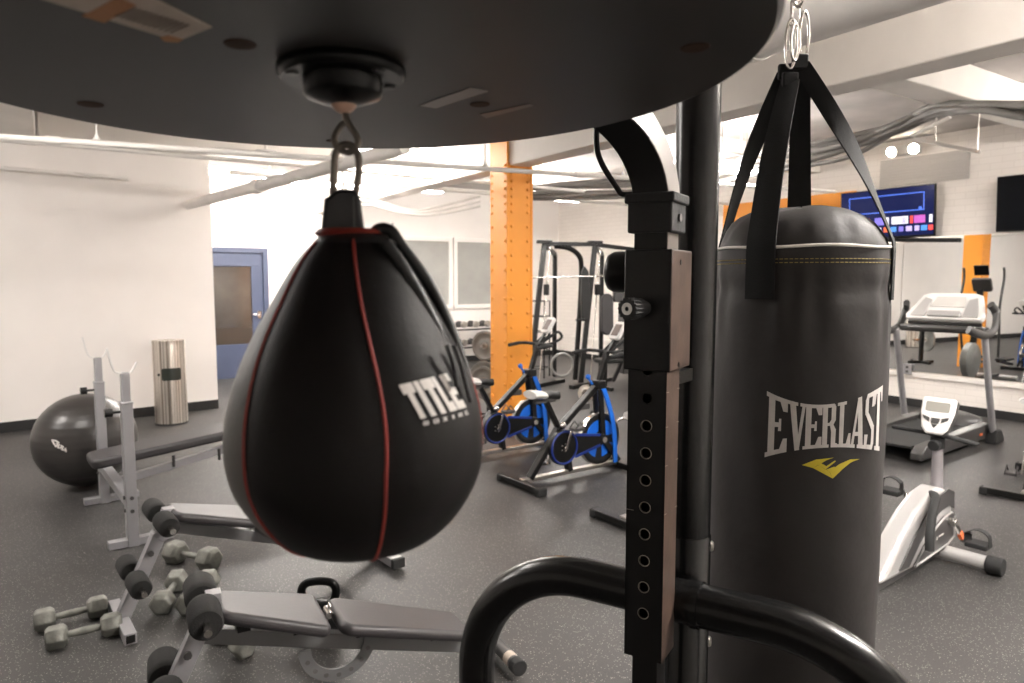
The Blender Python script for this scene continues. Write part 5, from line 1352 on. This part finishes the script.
# straps
def thB(vx,vy): d=V((vx,vy,0)).normalized(); return math.atan2(d.dot(RtB),d.dot(FwB))
straps=[(thB(-.72,-.69),.056,D(757,300,1.24).z,D(790,80,1.39)),(thB(.84,-.54),.040,D(885,300,1.3).z,D(800,62,1.39)),(thB(-.75,.66),.034,1.50,D(786,72,1.40)),(thB(.36,.93),.052,1.50,D(801,72,1.415))]
for i,(th,w,zb,tp_) in enumerate(straps):
    m=MB(); rd=RtB*math.sin(th)+FwB*math.cos(th); tg=V((-rd.y,rd.x,0))
    cen=[]; ws=[]; tgs=[]; tgt=RtB if tg.dot(RtB)>=0 else -RtB
    nb=6
    for j in range(nb): z=zb+(zt_-.004-zb)*j/(nb-1); cen.append(V((BAG.x,BAG.y,z))+rd*(BR+.0042)); tgs.append(tg); ws.append(w)
    p1=V((BAG.x,BAG.y,zt_+.012))+rd*(BR+.003)
    tpp=V((tp_.x,tp_.y,tp_.z))
    for j in range(0,15):
        t=j/14; q=p1.lerp(tpp,t)+rd*(.012*math.sin(PI*t)); cen.append(q); ws.append(w*(1-t)+.034*t); k2_=t*t*(3-2*t)*(.75 if i==2 else 1); tgs.append((tg*(1-k2_)+tgt*k2_).normalized())
    vs=[];fs=[]
    for c,wd,tg in zip(cen,ws,tgs):
        for s_ in (-1,-.33,.33,1):
            sag=(1-s_*s_)*.004
            vs.append(c+tg*s_*wd/2+rd*(sag*.6))
        for s_ in (1,.33,-.33,-1):
            sag=(1-s_*s_)*.004
            vs.append(c+tg*s_*wd/2+rd*(sag*.6-.0028))
    for j in range(len(cen)-1):
        for q in range(8): q2=(q+1)%8; fs.append((j*8+q,j*8+q2,(j+1)*8+q2,(j+1)*8+q))
    fs.append(tuple(range(7,-1,-1))); fs.append(tuple((len(cen)-1)*8+q for q in range(8)))
    m.add(vs,fs); st=HBo('hanging_strap',m,M_strap,angle=30)
    # loop end around the ring
    m=MB(); m.box((0,0,0),(.024,.012,.030)); m.v=[tpp+V((p.x*1.3,p.y,p.z)) for p in m.v]; HBo('strap_end',m,M_strap,st,bevel=.004)
# welded rings and triangle links at strap tops
def loopw(pts,r_,name,par=None): m=MB(); m.tube(pts,r_,10,closed=True); return m
def ring(c,rx,rz,tw=0,n=28):
    d=V((math.cos(tw),math.sin(tw),0)); return [c+d*rx*math.cos(2*PI*i/n)+V((0,0,rz*math.sin(2*PI*i/n))) for i in range(n)]
ca_=D(788,42,1.39); cb_=D(804,38,1.39)
m=loopw(ring(D(791,44,1.385),.010,.046,rad(-10)),.0029,''); HBo('strap_link',m,M_chr)
m=loopw(ring(D(804,36,1.40),.012,.046,rad(25)),.0029,''); HBo('strap_link',m,M_chr)
m=loopw(ring(D(795,42,1.38),.0135,.034,rad(35)),.0027,''); HBo('round_ring',m,M_chr)
# chain above (own thing)
ch=thing('hanging_chain','bright steel chain holding up the heavy bag straps','chain',(BAG.x,BAG.y,2.40))
z=D(797,14,1.40).z; k_=0; CH0=V((BAG.x,BAG.y,2.40))
xo=D(796,14,1.4).x
while z<2.39:
    tw=rad(20 if k_%2==0 else 105); c=V((xo+(BAG.x-xo)*min(1,(z-2.1)/.3),BAG.y,z)); m=MB()
    d=V((math.cos(tw),math.sin(tw),0)); pts=[]
    for i in range(24):
        a=2*PI*i/24; pts.append(c+d*.012*math.cos(a)+V((0,0,.012*math.sin(a)+(.016 if math.sin(a)>0 else -.016))))
    m.tube(pts,.0035,8,closed=True); m.v=[p-CH0 for p in m.v]; obj('chain_link',m,M_chr,ch); z+=.042; k_+=1
# arched lettering
def th_of_px(px):
    lo,hi=rad(-80),rad(89)
    f=lambda th:(lambda p:512+F*p.x/(p.y*math.cos(PT)+.25*math.sin(PT)))(V((BAG.x,BAG.y,0))+(RtB*math.sin(th)+FwB*math.cos(th))*(BR+.005))
    best=None
    # screen x rises with th until the tangent
    tmax=math.acos((BR+.005)/BAG.length)
    lo=-tmax;hi=tmax
    for _ in range(50):
        mid=(lo+hi)/2
        if f(mid)<px: lo=mid
        else: hi=mid
    return lo
SL={
'E':[rectq(.12,0,.42,1),rectq(0,0,.12,.07),rectq(0,.93,.12,1),rectq(.42,.92,1,1),[(.80,.76),(1,.76),(1,.92),(.66,.92)],rectq(.42,.47,.72,.55),[(.58,.40),(.72,.40),(.72,.62),(.62,.62)],rectq(.42,0,1,.08),[(.66,.08),(1,.08),(1,.26),(.82,.26)]],
'V':[[(.12,.94),(.40,.94),(.62,.0),(.40,.0)],[(.70,.94),(.84,.94),(.60,.0),(.46,.0)],rectq(0,.93,.50,1),rectq(.60,.93,1,1)],
'R':[rectq(.12,0,.40,1),rectq(0,0,.50,.07),rectq(0,.93,.12,1),rectq(.40,.92,.78,1),[(.62,.62),(.88,.62),(.88,.94),(.62,.94)],[(.40,.50),(.72,.50),(.88,.62),(.62,.64)],rectq(.40,.50,.62,.57),[(.55,.50),(.75,.52),(.90,.40),(.62,.36)],[(.62,.07),(.88,.07),(.90,.42),(.62,.42)],[(.62,0),(1,0),(1,.09),(.62,.12)],rectq(.78,.9,.84,.98)],
'L':[rectq(.16,0,.46,1),rectq(0,0,.16,.07),rectq(0,.93,.62,1),rectq(.46,0,1,.08),[(.66,.08),(1,.08),(1,.30),(.84,.30)]],
'A':[[(.10,.05),(.26,.05),(.56,1),(.44,1)],[(.58,.05),(.90,.05),(.68,1),(.42,1)],rectq(0,0,.36,.07),rectq(.50,0,1,.07),rectq(.24,.24,.66,.32)],
'S':[[(.05,.62),(.32,.62),(.32,.90),(.05,.90)],[(.05,.88),(.32,.88),(.40,1),(.20,1)],rectq(.30,.92,.72,1),[(.64,.74),(.90,.74),(.90,1),(.72,1)],[(.05,.64),(.32,.66),(.92,.40),(.66,.34)],[(.66,.10),(.92,.10),(.92,.42),(.66,.42)],[(.60,.0),(.78,.0),(.92,.12),(.66,.12)],rectq(.28,0,.68,.08),[(.06,0),(.26,0),(.34,.26),(.06,.26)]],
'T':[rectq(.34,.05,.66,1),rectq(.18,0,.82,.07),rectq(0,.92,1,1),[(0,.76),(.14,.76),(.24,.92),(0,.92)],[(.86,.76),(1,.76),(1,.92),(.76,.92)]]}
ext=[('E',766,787.5),('V',787,808.5),('E',803.5,822),('R',820.5,838),('L',837.5,851.5),('A',850.5,865),('S',864,874.5),('T',873,882.5)]
m=MB()
ytop=lambda u:(391*(1-u)*(1-2*u)+404.5*4*u*(1-u)+385*u*(2*u-1))
ybot=lambda u:(457*(1-u)*(1-2*u)+447.5*4*u*(1-u)+451*u*(2*u-1))
tmx=th_of_px(881.5)
for ch_,xa,xb in ext:
    ta,tb=th_of_px(xa),th_of_px(min(xb,882.0))
    def em(x,y,ta=ta,tb=tb,xa=xa,xb=xb):
        th=ta+(tb-ta)*x; u=(xa+(xb-xa)*x-766)/(882.5-766)
        yy=ybot(u)+(ytop(u)-ybot(u))*y
        s0=V((BAG.x,BAG.y,0))+(RtB*math.sin(th)+FwB*math.cos(th))*(BR+.004)
        z=D(800,yy,s0.y).z
        return hsurf(th,z,.0012)
    glyph_mesh(m,SL[ch_],em,5)
HBo('arched_white_lettering',m,M_print,angle=180)
m=MB()
def ym(px,py):
    th=th_of_px(px); s0=V((BAG.x,BAG.y,0))+(RtB*math.sin(th)+FwB*math.cos(th))*(BR+.004); return hsurf(th,D(800,py,s0.y).z,.0012)
def pc_(X,Y): return (740+X/5.69,370+Y/5.69)
Q=[[(362,540),(440,508),(470,530),(425,556)],[(440,508),(543,497),(500,512),(470,530)],[(425,556),(455,540),(520,578),(540,616)],[(455,540),(470,528),(500,545),(500,565)],
[(520,578),(500,565),(548,548),(560,590)],[(500,562),(497,548),(548,514),(556,518)],[(540,616),(520,575),(575,535),(600,560)],[(575,535),(640,508),(640,528),(600,560)],[(640,508),(693,506),(660,518),(640,528)]]
for q in Q: glyph_mesh(m,[[pc_(*p) for p in q]],ym,3)
HBo('yellow_mark',m,M_yel,angle=180)
# ================================================================ world / view
sc=bpy.context.scene
w=bpy.data.worlds.new('world'); sc.world=w; w.use_nodes=True
w.node_tree.nodes['Background'].inputs['Color'].default_value=(.9,.85,.8,1); w.node_tree.nodes['Background'].inputs['Strength'].default_value=.05
sc.view_settings.view_transform='Standard'; sc.view_settings.look='None'; sc.view_settings.gamma=1; sc.view_settings.use_curve_mapping=False
sc.view_settings.exposure=1.62
